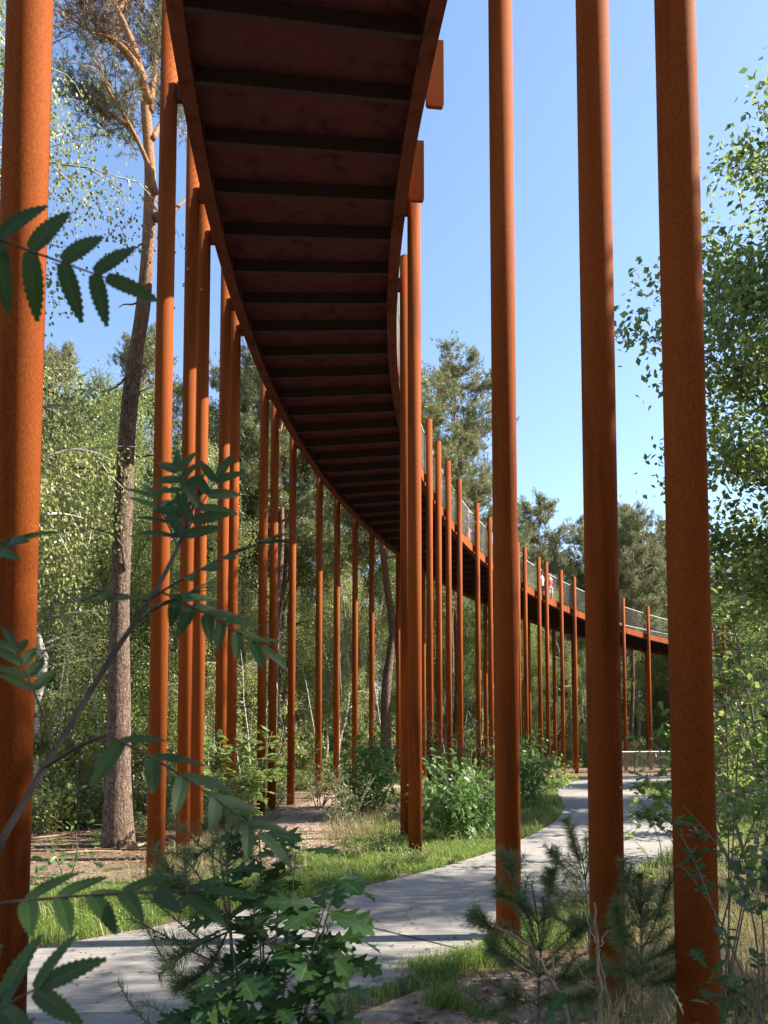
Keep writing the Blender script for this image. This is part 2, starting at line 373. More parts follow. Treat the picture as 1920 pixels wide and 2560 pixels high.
for e, s in ((0, 1), (8, -1)):
    A = np.concatenate([V[:, e], low[:, 0 if e == 0 else 1]]); j = np.arange(n - 1); pm.add(A, np.stack([j, j + 1, n + j + 1, n + j], 1))
path = pm.build('path', path_mat()); tag(path, kind='structure')
JM = mat_noise('dark joint', [(.3, (.03, .03, .03)), (.7, (.07, .065, .06))], 20, .9)  # dark strip for the expansion joint in the concrete
for a, b in ((gnd(770, 2003), gnd(1010, 2062)),):
    d = unit(b - a); s = np.array((-d[1], d[0], 0)) * .012; jm = MB(); z = np.array((0, 0, .035))
    jm.add([a + s + z, a - s + z, b - s + z, b + s + z], [(0, 1, 2, 3)]); tag(jm.build('expansion_joint', JM, path))
fp = curve_pts([gnd(470, 1880)[:2], gnd(610, 1840)[:2], gnd(640, 1790)[:2], gnd(690, 1745)[:2], gnd(760, 1715)[:2], gnd(900, 1695)[:2]], 40)
def trail_mat(): return mat_noise('trodden earth', [(.3, (.14, .10, .075)), (.5, (.27, .20, .155)), (.7, (.40, .31, .25))], 9, .95, None, 7, .6, .03, .1)
TR = trail_mat(); tm = MB(); d = unit(np.gradient(fp, axis=0)); nrm = np.stack([-d[:, 1], d[:, 0]], 1); wv = (.75 + .15 * np.sin(np.arange(40) * .9))[:, None]
A = np.concatenate([np.concatenate([fp + nrm * wv, np.full((40, 1), -.002)], 1), np.concatenate([fp - nrm * wv, np.full((40, 1), -.002)], 1)]); j = np.arange(39)
tm.add(A, np.stack([j, 40 + j, 41 + j, j + 1], 1)); tag(tm.build('dirt_trail', TR), kind='structure')
sm = MB(); sp_ = curve_pts([(-.45, 4.7), (-.1, 5.25), (.75, 6.05), (1.5, 5.9), (2.2, 5.2), (2.4, 3.6), (1.2, 2.6), (-.9, 2.8), (-1.3, 3.6)], 40); c0 = sp_.mean(0)
sm.add(np.concatenate([np.concatenate([sp_, np.full((40, 1), -.003)], 1), [[c0[0], c0[1], -.003]]]), [(40, i, (i + 1) % 40) for i in range(40)]); tag(sm.build('sandy_verge', TR), kind='structure')

# ------------------------------------------------------------------ bridge
CX, CY, RI, RO = 45.19, 15.01, 44.93, 48.19
PRI, PRO = 44.78, 48.38
def Hs(p): p = np.maximum(p, -.12); return EYE + 8.64 - .198 * p - 3.244 * p * p + 1.279 * p ** 3   # underside height
def ring(r, p, h): return np.stack([CX - r * np.cos(p), CY + r * np.sin(p), h + 0 * p], -1)
P0, P1 = -.42, 1.12
ph = np.linspace(P0, P1, 180)
bridge = empty('cycle_bridge', (CX - RO * math.cos(.0), CY, 0)); bo = np.array(bridge.location)
tag(bridge, 'rust brown steel bridge on tall slim posts curving high over the path into the wood', 'bridge')
def rel(v): return np.asarray(v) - bo
def sweep(mb, prof):                                        # closed profile of (radius, dz) swept along the deck
    m = len(prof); n = len(ph); V = np.stack([rel(ring(r, ph, Hs(ph) + dz)) for r, dz in prof], 1).reshape(-1, 3)
    i = np.arange(n - 1)[:, None] * m; j = np.arange(m)[None]; k = (j + 1) % m
    mb.add(V, np.stack([i + j, i + m + j, i + m + k, i + k], -1).reshape(-1, 4)); mb.f.setdefault(m, []).extend([np.arange(m)[None] + mb.n - m * n, np.arange(m)[None, ::-1] + mb.n - m])
for r0, s in ((RI, 1), (RO, -1)):                            # edge beams: bottom flange and web plate
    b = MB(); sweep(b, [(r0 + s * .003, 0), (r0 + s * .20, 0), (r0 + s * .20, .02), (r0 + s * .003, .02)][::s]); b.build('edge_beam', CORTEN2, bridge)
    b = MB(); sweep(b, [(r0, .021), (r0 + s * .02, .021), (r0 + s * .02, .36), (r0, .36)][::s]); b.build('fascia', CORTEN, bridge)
b = MB(); sweep(b, [(RI + .022, .27), (RO - .022, .27), (RO - .022, .34), (RI + .022, .34)]); b.build('deck_plate', CORTEN_SHADE, bridge)
Rm = (RI + RO) / 2
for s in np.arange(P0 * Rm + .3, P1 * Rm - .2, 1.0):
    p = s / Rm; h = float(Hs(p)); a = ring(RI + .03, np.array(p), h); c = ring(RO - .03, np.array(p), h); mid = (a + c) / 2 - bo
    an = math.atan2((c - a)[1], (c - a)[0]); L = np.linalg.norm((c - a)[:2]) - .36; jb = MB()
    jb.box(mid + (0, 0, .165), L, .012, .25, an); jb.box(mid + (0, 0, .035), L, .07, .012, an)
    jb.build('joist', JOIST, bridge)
STEEL = mat_noise('galvanised steel', [(.3, (.38, .38, .36)), (.7, (.58, .58, .55))], 8, .4)
WIRE = mat_noise('steel wire', [(.3, (.34, .34, .29)), (.7, (.48, .47, .41))], 8, .5)
for r0 in (RI - .0, RO + .0):
    b = MB(); b.tube(rel(ring(r0, ph, Hs(ph) + 1.66)), .026, 6); b.build('handrail', STEEL, bridge, True)
    b = MB(); dp = .115 / r0; p_ = np.arange(P0, P1 - .04, dp); hh = 1.24; q = hh / r0
    for sg in (1, -1):
        a0 = p_ if sg == 1 else p_ + q; a1 = p_ + q if sg == 1 else p_
        A = rel(ring(r0, a0, Hs(a0) + .40)); B = rel(ring(r0, a1, Hs(a1) + .40 + hh)); M = (A + B) / 2; M[:, 2] = (A + B)[:, 2] / 2
        e = np.array((0, 0, .003)); rd = unit(np.stack([np.cos((a0 + a1) / 2), -np.sin((a0 + a1) / 2), 0 * a0], 1)) * .003
        V = np.stack([A - e, A + rd, A + e, A - rd, B - e, B + rd, B + e, B - rd], 1).reshape(-1, 3); i = np.arange(len(a0))[:, None] * 8
        b.add(V, np.concatenate([i + np.array([[k, (k + 1) % 4, 4 + (k + 1) % 4, 4 + k]]) for k in range(4)]))
    b.build('railing_mesh', WIRE, bridge)
def on_ring(u, R, far=True):                                 # photo column (1920 scale) -> angle on the ring of posts
    k = (u - 960) / FPX; a = 1 + k * k; bq = -2 * (CX * k + CY); c = CX * CX + CY * CY - R * R; D = bq * bq - 4 * a * c
    if D < 0: return None
    y = (-bq + (1 if far else -1) * math.sqrt(D)) / (2 * a); x = k * y
    return math.atan2(y - CY, CX - x)
near_in = [on_ring(u, PRI, False) for u in (1031.5, 1015, 1267, 1510, 1729)]
far_in = [on_ring(u, PRI) for u in (1075, 1098, 1123, 1151, 1196, 1228, 1298, 1316, 1351, 1370, 1407, 1440, 1500, 1563, 1625, 1700, 1784, 1815)]
outer = [on_ring(u, PRO) for u in (24, 395, 462, 494, 552, 578, 654, 681, 728, 796, 841, 887, 929, 996, 1059, 1215, 1324, 1387, 1435, 1549, 1619, 1690, 1804)]
near_in[0] = math.asin((12.25 - CY) / PRI); near_in[1] = math.asin((14.4 - CY) / PRI)
extra_in = [-.33, -.38]; extra_out = [-.33, -.37]
for R, side, lst in ((PRI, -1, near_in + far_in + extra_in), (PRO, 1, outer + extra_out)):
    for p in lst:
        if p is None: continue
        x, y, _ = ring(R, np.array(p), 0.0); h = float(Hs(p)); c = np.array((x, y, 0)) - bo
        rr = .1095 if p > -.1 else .114
        top = h + (2.15 if R == PRO or p > 0 or p < -.09 else .75); b = MB(); b.tube([c + (0, 0, -.3), c + (0, 0, top * .5), c + (0, 0, top)], rr, 28, True); po = b.build('post', CORTEN, bridge)
        po.data.polygons.foreach_set('use_smooth', [len(f.vertices) == 4 for f in po.data.polygons])
        edge = RI if side < 0 else RO; br = MB(); an = math.atan2(-math.sin(-p), -math.cos(p)) ; rm = (edge + R) / 2 ; gap = abs(edge - R) - rr + .03
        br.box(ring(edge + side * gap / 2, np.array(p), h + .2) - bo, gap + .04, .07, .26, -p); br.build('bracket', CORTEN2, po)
        br = MB(); br.box(ring(edge + side * gap / 2, np.array(p), h + 1.66) - bo, gap + .04, .05, .06, -p); br.build('rail_clip', CORTEN2, po)
for pz, hh in ((-.1136, .95), (-.0724, 1.0)):                # short round-cornered plates bolted outside the inner edge over the path
    q = ring(RI - .14, np.array(pz), float(Hs(pz)) - .03) - bo; pl = MB(); w2, h2, rr = .12, hh, .04
    pts = [(-w2, h2)] + [(-w2 + rr - rr * math.cos(a), rr - rr * math.sin(a)) for a in np.linspace(0, math.pi / 2, 5)] + [(w2 - rr + rr * math.sin(a), rr - rr * math.cos(a)) for a in np.linspace(0, math.pi / 2, 5)] + [(w2, h2)]
    m = len(pts); F_ = np.array([(x, -.03, z) for x, z in pts]); Bk = F_ + (0, .06, 0)
    ca, sa = math.cos(-pz), math.sin(-pz); Rz = np.array([[ca, -sa, 0], [sa, ca, 0], [0, 0, 1]]).T
    V = np.concatenate([F_, Bk]) @ Rz + q; pl.add(V, [list(range(m))[::-1]]); pl.f.setdefault(m, []).append(np.arange(m, 2 * m)[None]); j = np.arange(m); k = (j + 1) % m
    pl.f.setdefault(4, []).append(np.stack([j, k, m + k, m + j], 1)); pl.build('edge_plate', CORTEN, bridge)

# ------------------------------------------------------------------ barrier at the far bend of the path
bar = empty('barrier_railing', at(1440, 1685, 45) * (1, 1, 0)); tag(bar, 'low railing with pale handrail and wire mesh where the path bends out of sight', 'railing'); o_ = np.array(bar.location)
a = at(1325, 1624, 43.5); c = at(1530, 1616, 46); a[2] = c[2] = 1.22; arc = curve_pts([a, (a + c) / 2 + (0, .25, 0), c], 24) - o_
b = MB(); b.tube(arc, .03, 8); b.build('handrail', STEEL, bar, True)
b = MB(); s = np.linspace(0, 1, 90); T_ = along(arc, s)
for sh in (4, -4):
    for i in range(90):
        j = i + sh
        if 0 <= j < 90:
            p = T_[i] * (1, 1, 0) + (0, 0, .15); q = T_[j].copy(); b.tube([p, q - (0, 0, .02)], .004, 3, False)
b.build('wire_mesh', WIRE, bar)
for s in np.linspace(0, 1, 5):
    t_ = along(arc, np.array(s)); b = MB(); b.box(t_ * (1, 1, 0) + (0, 0, .61), .05, .05, 1.2); b.build('post', CORTEN, bar)
SHADE = [(12.5, 5.0, 'o', .695, 1), (14.5, 9.5, 's', .93, 2.2), (12.0, -1, 's', .85, 4), (17.5, 2, 'o', .74, 5), (6.4, .9, 's', .66, 1.4)]
# ------------------------------------------------------------------ the wood behind: templates, then copies
T_B = [make_tree('birch', 11 + k, 13 + k, .10, .25, 1.9, L_BIRCH, BARK_BIRCH, 'birch_tree', .064, 32, 6, 140, .22) for k in range(3)]
T_O = [make_tree('oak', 21 + k, 11 + 1.5 * k, .14, .12, 2.6, L_BROAD if k else L_OAKBG, BARK_OAK, 'oak_tree', .085, 36, 6, 130, .16, sigma=.28) for k in range(3)]
T_P = [make_tree('pine', 31 + k, 17.5 + 1.5 * k, .17, .55, 2.7, L_PINE, BARK_PINE, 'pine_tree', .15, 30, 9, 560, .14) for k in range(3)]
LB = dict(birch_tree='slim birch with pale trunk and small olive leaves in the wood behind the bridge', oak_tree='bushy broadleaf tree with dark trunk in the wood behind the bridge', pine_tree='tall straight pine with high needle crown in the wood behind the bridge')
GB = dict(birch_tree='birches in the wood behind the bridge', oak_tree='broadleaf trees in the wood behind the bridge', pine_tree='pines in the wood behind the bridge')
CB = dict(birch_tree='birch', oak_tree='broadleaf tree', pine_tree='pine')
first = set()
def plant(tmpl, x, y, rz, sc, label, cat, group):
    if tmpl.name not in first:
        first.add(tmpl.name); tmpl.location = (x, y, -.02); tmpl.rotation_euler = (0, 0, rz); tmpl.scale = (sc,) * 3 if np.isscalar(sc) else sc
        return tag(tmpl, label, cat, group)
    o = dup(tmpl, (x, y, -.02), rz, sc, label, group); o['category'] = cat; return o
spots = []
r = np.random.default_rng(5)
for gx in np.arange(-34, 66, 2.9):
    for gy in np.arange(15, 106, 2.9):
        x, y = gx + r.uniform(-1, 1), gy + r.uniform(-1, 1); d = math.hypot(x - CX, y - CY)
        if 50.6 < d < 76 and -.66 < x / y < .62: spots.append((x, y, d))
for x, y, d in spots:
    q = r.random(); u = x / y
    if u < -.35 and y < 18: continue
    if u < -.16: k = 'b' if q < .62 else ('o' if q < .88 else 'p')
    elif u < .08: k = 'b' if q < .35 else ('o' if q < .66 else 'p')
    else: k = 'o' if q < .55 else ('p' if q < .85 else 'b')
    T = {'b': T_B, 'o': T_O, 'p': T_P}[k][int(r.integers(3))]; n = T.name.split('.')[0]
    z = r.uniform(.8, 1.12) * (.85 if d < 53.5 and k != 'p' else 1.0)
    vmax = (830 if k != 'p' else 730) if u < -.2 else (1120 if u > .12 else 0)      # the wood's skyline against the sky
    hh = {'b': (13, 14, 15), 'o': (11, 12.5, 14), 'p': (17.5, 19, 20.5)}[k][(T_B, T_O, T_P)['bop'.index(k)].index(T)] + .6
    z = min(z, (1.78 + (1603 - vmax) / 1660 * y) / hh)
    plant(T, x, y, r.uniform(0, 6.28), z, LB[n], CB[n], GB[n])
# understorey along the edge of the wood
T_S = [make_shrub('shrub', 41 + k, 2.2 + .6 * k, 1.0 + .2 * k, L_BROAD if k < 2 else L_BIRCH, TWIG, 10, 3200, .095) for k in range(3)]
for gx in np.arange(-26, 56, 2.1):
    for gy in np.arange(14, 90, 2.1):
        x, y = gx + r.uniform(-.8, .8), gy + r.uniform(-.8, .8); d = math.hypot(x - CX, y - CY)
        if 50.2 < d < 59 and -.62 < x / y < .6 and r.random() < .8 and not (x < -3.6 and y < 16.5):
            plant(T_S[int(r.integers(3))], x, y, r.uniform(0, 6.28), r.uniform(.6, 1.2), 'leafy green shrub at the edge of the wood behind the bridge posts', 'shrub', 'shrubs along the edge of the wood')
# thin pale bare saplings between the trees
def bare(seed):
    q = np.random.default_rng(seed); o = empty('bare_sapling'); b = MB(); p = limb_pts(q, (0, 0, -.05), (q.normal() * .1, q.normal() * .1, 1), 6.5, 9, 0, .07); b.tube(p, np.linspace(.035, .01, 10), 6); 
    for k in range(9):
        c = along(p, q.uniform(.3, 1)); b.tube(limb_pts(q, c, q.normal(size=3) + (0, 0, .6), q.uniform(.4, 1.0), 4, 0, .25), np.linspace(.008, .003, 5), 3)
    b.build('trunk', BARK_BIRCH, o, True); return o
T_N = [bare(51), bare(52)]
for k in range(46):
    p = r.uniform(-.02, .95); d = r.uniform(49.6, 54); x, y, _ = ring(d, np.array(p), 0.)
    if abs(x / y) < .6: plant(T_N[k % 2], x, y, r.uniform(0, 6.28), r.uniform(.7, 1.25), 'thin pale bare sapling standing in front of the dark wood', 'sapling', 'thin bare saplings in the wood')
# ------------------------------------------------------------------ single trees one can tell apart
def hero(tmpl, x, y, rz, sc, label, cat): 
    o = dup(tmpl, (x, y, -.02), rz, sc, label); o['category'] = cat
    if 'group' in o: del o['group']
    return o
# big pine on the left, trunk traced at its own depth
TPX = [(255, 1830), (257, 1700), (260, 1560), (264, 1300), (275, 1050), (286, 900), (302, 780), (319, 680), (330, 560), (337, 430), (333, 330), (326, 240), (312, 170), (285, 100), (255, 40), (240, -60), (225, -200)]
D0 = 13.4
tp = np.array([at(u, v, D0) for u, v in TPX]); tp[0][2] = -.1; tp[:, 1] += np.linspace(0, -.6, len(tp)); base = tp[0] * (1, 1, 0)
tp = curve_pts(tp - base, 60); 
pine = empty('pine_tree', base); tag(pine, 'big old pine with grey trunk and orange upper limbs, left of the bridge posts', 'pine')
tb = MB(); lb = MB(); dn = MB(); q = np.random.default_rng(3); tt = np.linspace(0, 1, 60)
rad = np.interp(tt, [0, .03, .08, .19, .4, .6, .8, 1], [.31, .25, .215, .165, .125, .095, .06, .02]) * (1 + .04 * np.sin(tt * 60)); tb.tube(tp, rad, 16)
def needles_on(sp, dd, nt_, big, ln=.075, wd=.009, tgt=None):
    tgt = lb if tgt is None else tgt
    for c in along(sp, q.uniform(.15, 1.05, nt_)) + q.normal(size=(nt_, 3)) * big:
        ax2 = unit(dd + np.array((0, 0, .5)) + q.normal(size=3) * .5); k_ = 34
        st = c + ax2 * q.uniform(-.12, .12, (k_, 1)); nd = ax2 * q.uniform(.2, .9, (k_, 1)) + unit(q.normal(size=(k_, 3)))
        add_needles(tgt, st, nd, ln * q.uniform(.7, 1.2, k_), wd)
def limb_px(lst, r0, dep=0., foliage=1.0, dead=False, start=.35):
    P = curve_pts([at(u, v, D0 - .4 + dep * i / max(1, len(lst) - 1)) - base for i, (u, v) in enumerate(lst)], 14); tb.tube(P, np.linspace(r0, .012, 14), 7)
    L = np.linalg.norm(P[-1] - P[0])
    for k in range(int(14 * L * foliage)):
        p1 = along(P, start + (1 - start) * q.random()); dd = unit(unit(P[-1] - P[0]) * .6 + q.normal(size=3) * .8 + (0, 0, .2)); sp = limb_pts(q, p1, dd, q.uniform(.35, .9), 4, -.03, .25)
        tb.tube(sp, np.linspace(.013, .004, 5), 3, False); needles_on(sp, dd, 9, .08, tgt=dn if dead else lb)
limb_px([(338, 420), (318, 350), (280, 270), (240, 205), (215, 150)], .055, -.6, .7)
limb_px([(300, 310), (262, 262), (205, 235), (170, 190)], .04, .5, 1.5, start=.25)
limb_px([(262, 235), (280, 195), (330, 180), (350, 168)], .03, .3, .3)
limb_px([(322, 225), (300, 150), (250, 90), (200, 70), (140, 30)], .09, -.9, 1.1, True, .3)
limb_px([(312, 170), (270, 110), (255, 50), (270, -20)], .07, .4, 1.0, True)
limb_px([(290, 110), (220, 60), (180, -10), (160, -80)], .06, .9, 1.0, True)
limb_px([(330, 300), (350, 262), (372, 230), (385, 215)], .05, .7, 1.3)
limb_px([(337, 470), (372, 455), (400, 432)], .09, .6, 0)
limb_px([(325, 240), (335, 150), (345, 60), (350, -60)], .06, .8, 1.2)
limb_px([(250, 30), (300, -40), (340, -120)], .05, .5, 1.4); limb_px([(240, -60), (190, -120), (120, -160)], .05, .3, 1.4); limb_px([(230, -150), (200, -230), (210, -300)], .04, .3, 1.6)
for lst in ([(332, 540), (300, 530), (270, 545)], [(285, 880), (300, 850), (330, 835)], [(327, 640), (290, 655), (255, 665)], [(268, 1230), (255, 1160), (180, 1140), (85, 1155)], [(280, 1010), (200, 1012), (120, 1018), (80, 1024)], [(300, 800), (255, 830), (220, 850)], [(340, 980), (300, 985), (285, 990)]):
    P = curve_pts([at(u, v, D0 - .25 - .15 * i) - base for i, (u, v) in enumerate(lst)], 10); P += q.normal(size=P.shape) * .015; tb.tube(P, np.linspace(.028, .006, 10), 5)
tb.build('trunk', BARK_PINE, pine, True); lb.build('crown', L_PINEH, pine); dn.build('dead_branches', L_DEADN, pine)
# near birch at the far left, mostly out of frame
T_NB = make_tree('birch', 61, 14.5, .13, .3, 2.6, L_BIRCH, BARK_BIRCH, 'birch_tree', .062, 40, 6, 150, .2)
plant(T_NB, -6.1, 10.9, 2.0, 1.0, 'tall birch with drooping leafy twigs at the left edge, nearest of the birches', 'birch', '')

hero(T_NB, -7.6, 16.5, 1.9, (.9, .9, .68), 'birch with a pale forked stem just left of the big pine', 'birch')
hero(T_NB, -10.8, 18.5, 3.9, (.95, .95, .9), 'birch with a full pale green crown behind the leftmost post', 'birch')
# pine trunk in the gap of the posts, pines beyond the bridge
hero(T_P[1], .15, 34.0, .4, (1.55, 1.55, .95), 'thick grey pine trunk standing alone just left of the paired middle posts', 'pine')
hero(T_P[2], 4.6, 47.5, 2.2, (1.35, 1.35, 1.22), 'tall pine whose wide crown rises against the sky right of the bridge deck', 'pine')
hero(T_P[0], 3.0, 51.0, 4.2, (1.25, 1.25, 1.25), 'pine crown behind the tallest one right of the bridge deck', 'pine')
hero(T_P[0], -4.9, 33.5, 1.2, (1.0, 1.0, .96), 'slim pine with bright orange bark behind the left rows of posts', 'pine')
for x, y, t, s_, lab in ((13.5, 66, 1, 1.15, 'rounded pine crown above the far railing, left of the second tall near post'), (19, 72, 2, 1.05, 'rounded pine crown above the far railing, behind the second tall near post'), (21.8, 66, 0, 1.2, 'pine with a bare reddish trunk seen between the two rightmost near posts'), (16.5, 70, 0, 1.0, 'lower pine top between two rounded crowns above the far railing')):
    hero(T_P[t], x, y, x, s_, lab, 'pine')
# oaks inside the bend on the right
T_RO = make_tree('oak', 71, 17.0, .2, .30, 5.0, L_OAK, BARK_OAK, 'oak_tree', .22, 52, 8, 84, .2, sigma=.38)
plant(T_RO, 11.3, 19.5, .3, .93, 'tall oak with a dark open crown at the right edge against the sky', 'oak', '')
T_RB = make_tree('oak', 72, 13.0, .15, .1, 3.2, L_OAK, BARK_OAK, 'oak_tree', .12, 40, 6, 100, .2, sigma=.34)
plant(T_RB, 14.0, 24.5, 1.0, .82, 'lower oak with dense dark leaves behind the tall right oak', 'oak', '')
for x, y, t, s_, rz in ((17, 31, T_RB, .85, 2), (21, 39, T_RO, .65, 1), (24, 47, T_RB, .9, 4), (20, 22.5, T_RO, .68, 3), (28, 56, T_RB, 1.1, 5), (24.5, 32, T_RO, .75, .7), (32, 62, T_RO, .85, 2.7), (14, 18.5, T_RB, .7, 5.2)):
    o = dup(t, (x, y, -.02), rz, s_, 'leafy oak inside the bend of the bridge, behind the right hand shrubs', 'oaks inside the bend of the bridge')
# trees beside the path to the right of the frame: they shade the foreground
for x, y, t, s_, rz in SHADE:
    if t in 'os': o = dup(T_RO if t == 'o' else T_RB, (x, y, -.02), rz, s_, 'oak beside the path outside the bend, right of the view', 'trees right of the view')
    elif t == 'p': o = dup(T_P[1], (x, y, -.02), rz, s_, 'oak beside the path outside the bend, right of the view', 'trees right of the view'); 
    if t == 'p': o['label'] = 'pine standing right of the view beside the oaks'; o['category'] = 'pine'

# the wood goes on behind and left of the viewer
for k, (x, y, t, s_) in enumerate(((-13, 8, T_RO, .85), (11, -11, T_RO, .8), (-15, 0, T_RB, 1.1), (-2, -14, T_RO, 1.0), (-8, -12, T_RO, .9), (-5.5, -7.5, T_RB, .9), (5.5, -8.5, T_RB, .9))):
    dup(t, (x, y, -.02), k * 1.7, s_, 'leafy oak standing behind the viewer, outside the picture', 'oaks behind the viewer')
# low undergrowth on the forest floor
def pidx0(y): return int(np.argmin(abs(PLs[:, 1] - y)))
T_L = [make_shrub('undergrowth_plant', 45 + k, .6, .45, (L_BROAD, L_OAKBG)[k], TWIG, 8, 420, .075) for k in range(2)]
for k in range(210):
    p = r.uniform(-.12, .95); d = r.uniform(48.9, 53.5); x, y, _ = ring(d, np.array(p), 0.)
    if abs(x / y) < .6 and not (x < -3.2 and y < 14.5): plant(T_L[k % 2], x, y, r.uniform(0, 6.28), r.uniform(.7, 1.6), 'low green plant on the forest floor among the posts and trunks', 'plant', 'low plants on the forest floor')

for k in range(60):
    p = r.uniform(-.06, .6); d = r.uniform(45.2, 49); x, y, _ = ring(d, np.array(p), 0.)
    if min(np.hypot(fp[:, 0] - x, fp[:, 1] - y)) > 1.15 and not poly_mask(np.array([[x, y]]), np.concatenate([PLs, PRs[::-1]]))[0]: plant(T_L[k % 2], x, y, r.uniform(0, 6.28), r.uniform(.4, 1.0), 'low green plant on the ground beneath the bridge deck', 'plant', 'low plants beneath the deck')

for k in range(34):
    i_ = int(r.integers(pidx0(6.5), pidx0(30))); o_ = r.uniform(.3, 2.2); t_ = PLs[min(i_ + 1, 159)] - PLs[i_ - 1]; nn_ = np.array((-t_[1], t_[0])) / np.linalg.norm(t_); x, y = PLs[i_] + nn_ * o_
    plant(T_L[k % 2], x, y, r.uniform(0, 6.28), r.uniform(.3, .65), 'small weed in the grass verge beside the path', 'weed', 'weeds in the grass verge')
# ------------------------------------------------------------------ middle distance bushes
def bush(name, seed, px, d, H, spread, leaf, outline, leafsize, n, label, nst=8, twig=TWIG):
    o = make_shrub(name, seed, H, spread, leaf, twig, nst, n, leafsize, outline=outline); b = at(px, 1603, d); o.location = (b[0], d, -.01); return tag(o, label, 'shrub')
OAK, OVAL, ROW = outline_oak(), outline_oval(), outline_rowan(6)
bush('young_oak', 81, 806, 18.2, 2.0, .75, L_YOAK, OAK, .17, 1500, 'bright green young oak bush left of the paired middle posts')
bush('young_oak', 82, 1000, 14.2, 1.75, .62, L_YOAK, OAK, .16, 1400, 'low young oak bush on the grass right of the paired middle posts')
bush('young_oak', 83, 1150, 20.5, 2.1, .8, L_YOAK, OAK, .17, 1300, 'young oak bush beside the path behind the first tall near post')
bush('young_oak', 84, 960, 19.0, 2.7, .6, L_YOAK, OAK, .14, 600, 'slender young oak in front of the row of far posts')
bush('hazel_bush', 85, 1195, 27, 1.5, .8, L_BUCK, OVAL, .10, 420, 'pale leafy bush at the inner edge of the path bend')
bush('birch_bush', 86, 735, 15.2, 1.3, .55, L_PINEF, OVAL, .05, 700, 'grey green twiggy bush beside the dirt trail')
bush('birch_bush', 87, 690, 21, 1.6, .7, L_BIRCH, OVAL, .07, 520, 'light green bush where the dirt trail enters the wood')
for k, (u, d) in enumerate(((120, 15.5), (185, 17.5), (90, 18.5))):
    bush('bramble_bush', 90 + k, u, d, 1.5, .9, L_OAK, OVAL, .09, 600, ('dense dark bush on the forest floor left of the big pine', 'dark bush close behind the foot of the big pine', 'dark bush behind the leftmost post')[k])
b = bush('oak_seedling', 96, 152, 10.4, .75, .16, L_YOAK, OAK, .15, 26, 'small bright oak seedling standing alone on the needle litter', 2)
bush('oak_seedling', 97, 60, 6.2, .5, .2, L_YOAK, OAK, .10, 30, 'tiny oak seedling beside the foot of the leftmost post', 2)
# rowan bush: compound leaves
def compound(lb, tb, base, tip, npair, L, n, droop=.1, r0=.0022, ol=None, start=.25, spread=1.0, skip=()):
    base = np.asarray(base, float); tip = np.asarray(tip, float); ax = tip - base; Ln = np.linalg.norm(ax); axu = ax / Ln
    s = unit(np.cross(axu, n)); n = np.cross(s, axu); t = np.linspace(0, 1, 9); P = base + ax * t[:, None] - n * (droop * Ln * t ** 2)[:, None] + n * (droop * Ln * t)[:, None]
    tb.tube(P, np.linspace(r0, r0 * .45, 9), 6)
    B, D, NN, LL = [], [], [], []
    for k in range(npair):
        u = start + (.93 - start) * k / max(1, npair - 1); b = along(P, np.array(u))
        for sg in (1, -1):
            if (k, sg) in skip: continue
            a = R_(62 - 18 * u + rng.normal() * 6) * spread; d = axu * math.cos(a) + s * sg * math.sin(a) + n * rng.normal() * .12
            B.append(b); D.append(d); NN.append(n + s * sg * rng.normal() * .25 + rng.normal(size=3) * .12); LL.append(L * (1 - .35 * max(0, u - .45)) * rng.uniform(.9, 1.08))
    B.append(P[-1]); D.append(unit(P[-1] - P[-2])); NN.append(n); LL.append(L * .85)
    add_shaped(lb, ol, np.array(B), np.array(D), np.array(NN), np.array(LL))
rb = empty('rowan_bush', (*at(520, 1603, 14.2)[:2], 0)); tag(rb, 'bright green rowan bush with feathery leaves in front of the left posts', 'shrub'); tb = MB(); lb = MB()
for i in range(17):
    az = rng.random() * 6.28; o_ = rng.uniform(.1, 1.0); P = limb_pts(rng, (0, 0, -.05), (math.cos(az) * o_ * 1.0, math.sin(az) * o_, rng.uniform(1.3, 2.2)), rng.uniform(1.3, 2.5), 6, .02, .1); tb.tube(P, np.linspace(.014, .004, 7), 5)
    for k in range(38):
        c = along(P, np.array(rng.uniform(.2, 1.0))); dd = unit(rng.normal(size=3) * (1, 1, .3) + (0, 0, .1)); compound(lb, tb, c, c + dd * rng.uniform(.18, .28), 6, .088, np.array((rng.normal() * .3, rng.normal() * .3, 1.)), .15, .002, [(0, 0), (.2, .13), (.5, .19), (.8, .13), (1, 0)])
tb.build('stems', TWIG, rb, True); lb.build('leaves', L_ROWANB, rb, False, 'mid')
# ------------------------------------------------------------------ foreground rowan at the left: stem and leaves at arm's length
rw = empty('rowan_sapling', at(-30, 1603, .95) * (1, 1, 0)); tag(rw, 'dark rowan sapling close by with toothed leaflets reaching in from the left', 'rowan'); o_ = np.array(rw.location)
tb = MB(); A = lambda u, v, d: at(u, v, d) - o_
stem = curve_pts([A(-60, 2900, .95), A(-40, 2300, .95), A(-20, 1900, .96), A(60, 1720, .99), A(150, 1570, 1.03), A(240, 1420, 1.08), A(325, 1295, 1.12), A(385, 1180, 1.16), A(425, 1075, 1.2), A(440, 1040, 1.2)], 50); stem[0][2] = -.1
tb.tube(stem, np.interp(np.linspace(0, 1, 50), [0, .4, .75, 1], [.006, .0045, .0032, .0015]), 8)
st2 = curve_pts([A(100, 1655, 1.0), A(170, 1612, .98), A(230, 1588, .96)], 8); tb.tube(st2, np.linspace(.003, .0022, 8), 6)
tb.tube(curve_pts([A(-120, 560, .74), A(-60, 535, .74), A(0, 540, .74)], 8), .0026, 6); tb.tube(curve_pts([A(-60, 1900, .9), A(-30, 1960, .85), A(-10, 1960, .82)], 8), .0026, 6)
F = np.array((0, -1., .15)); UP = np.array((.1, -.35, 1.))
OR = outline_rowan(10)
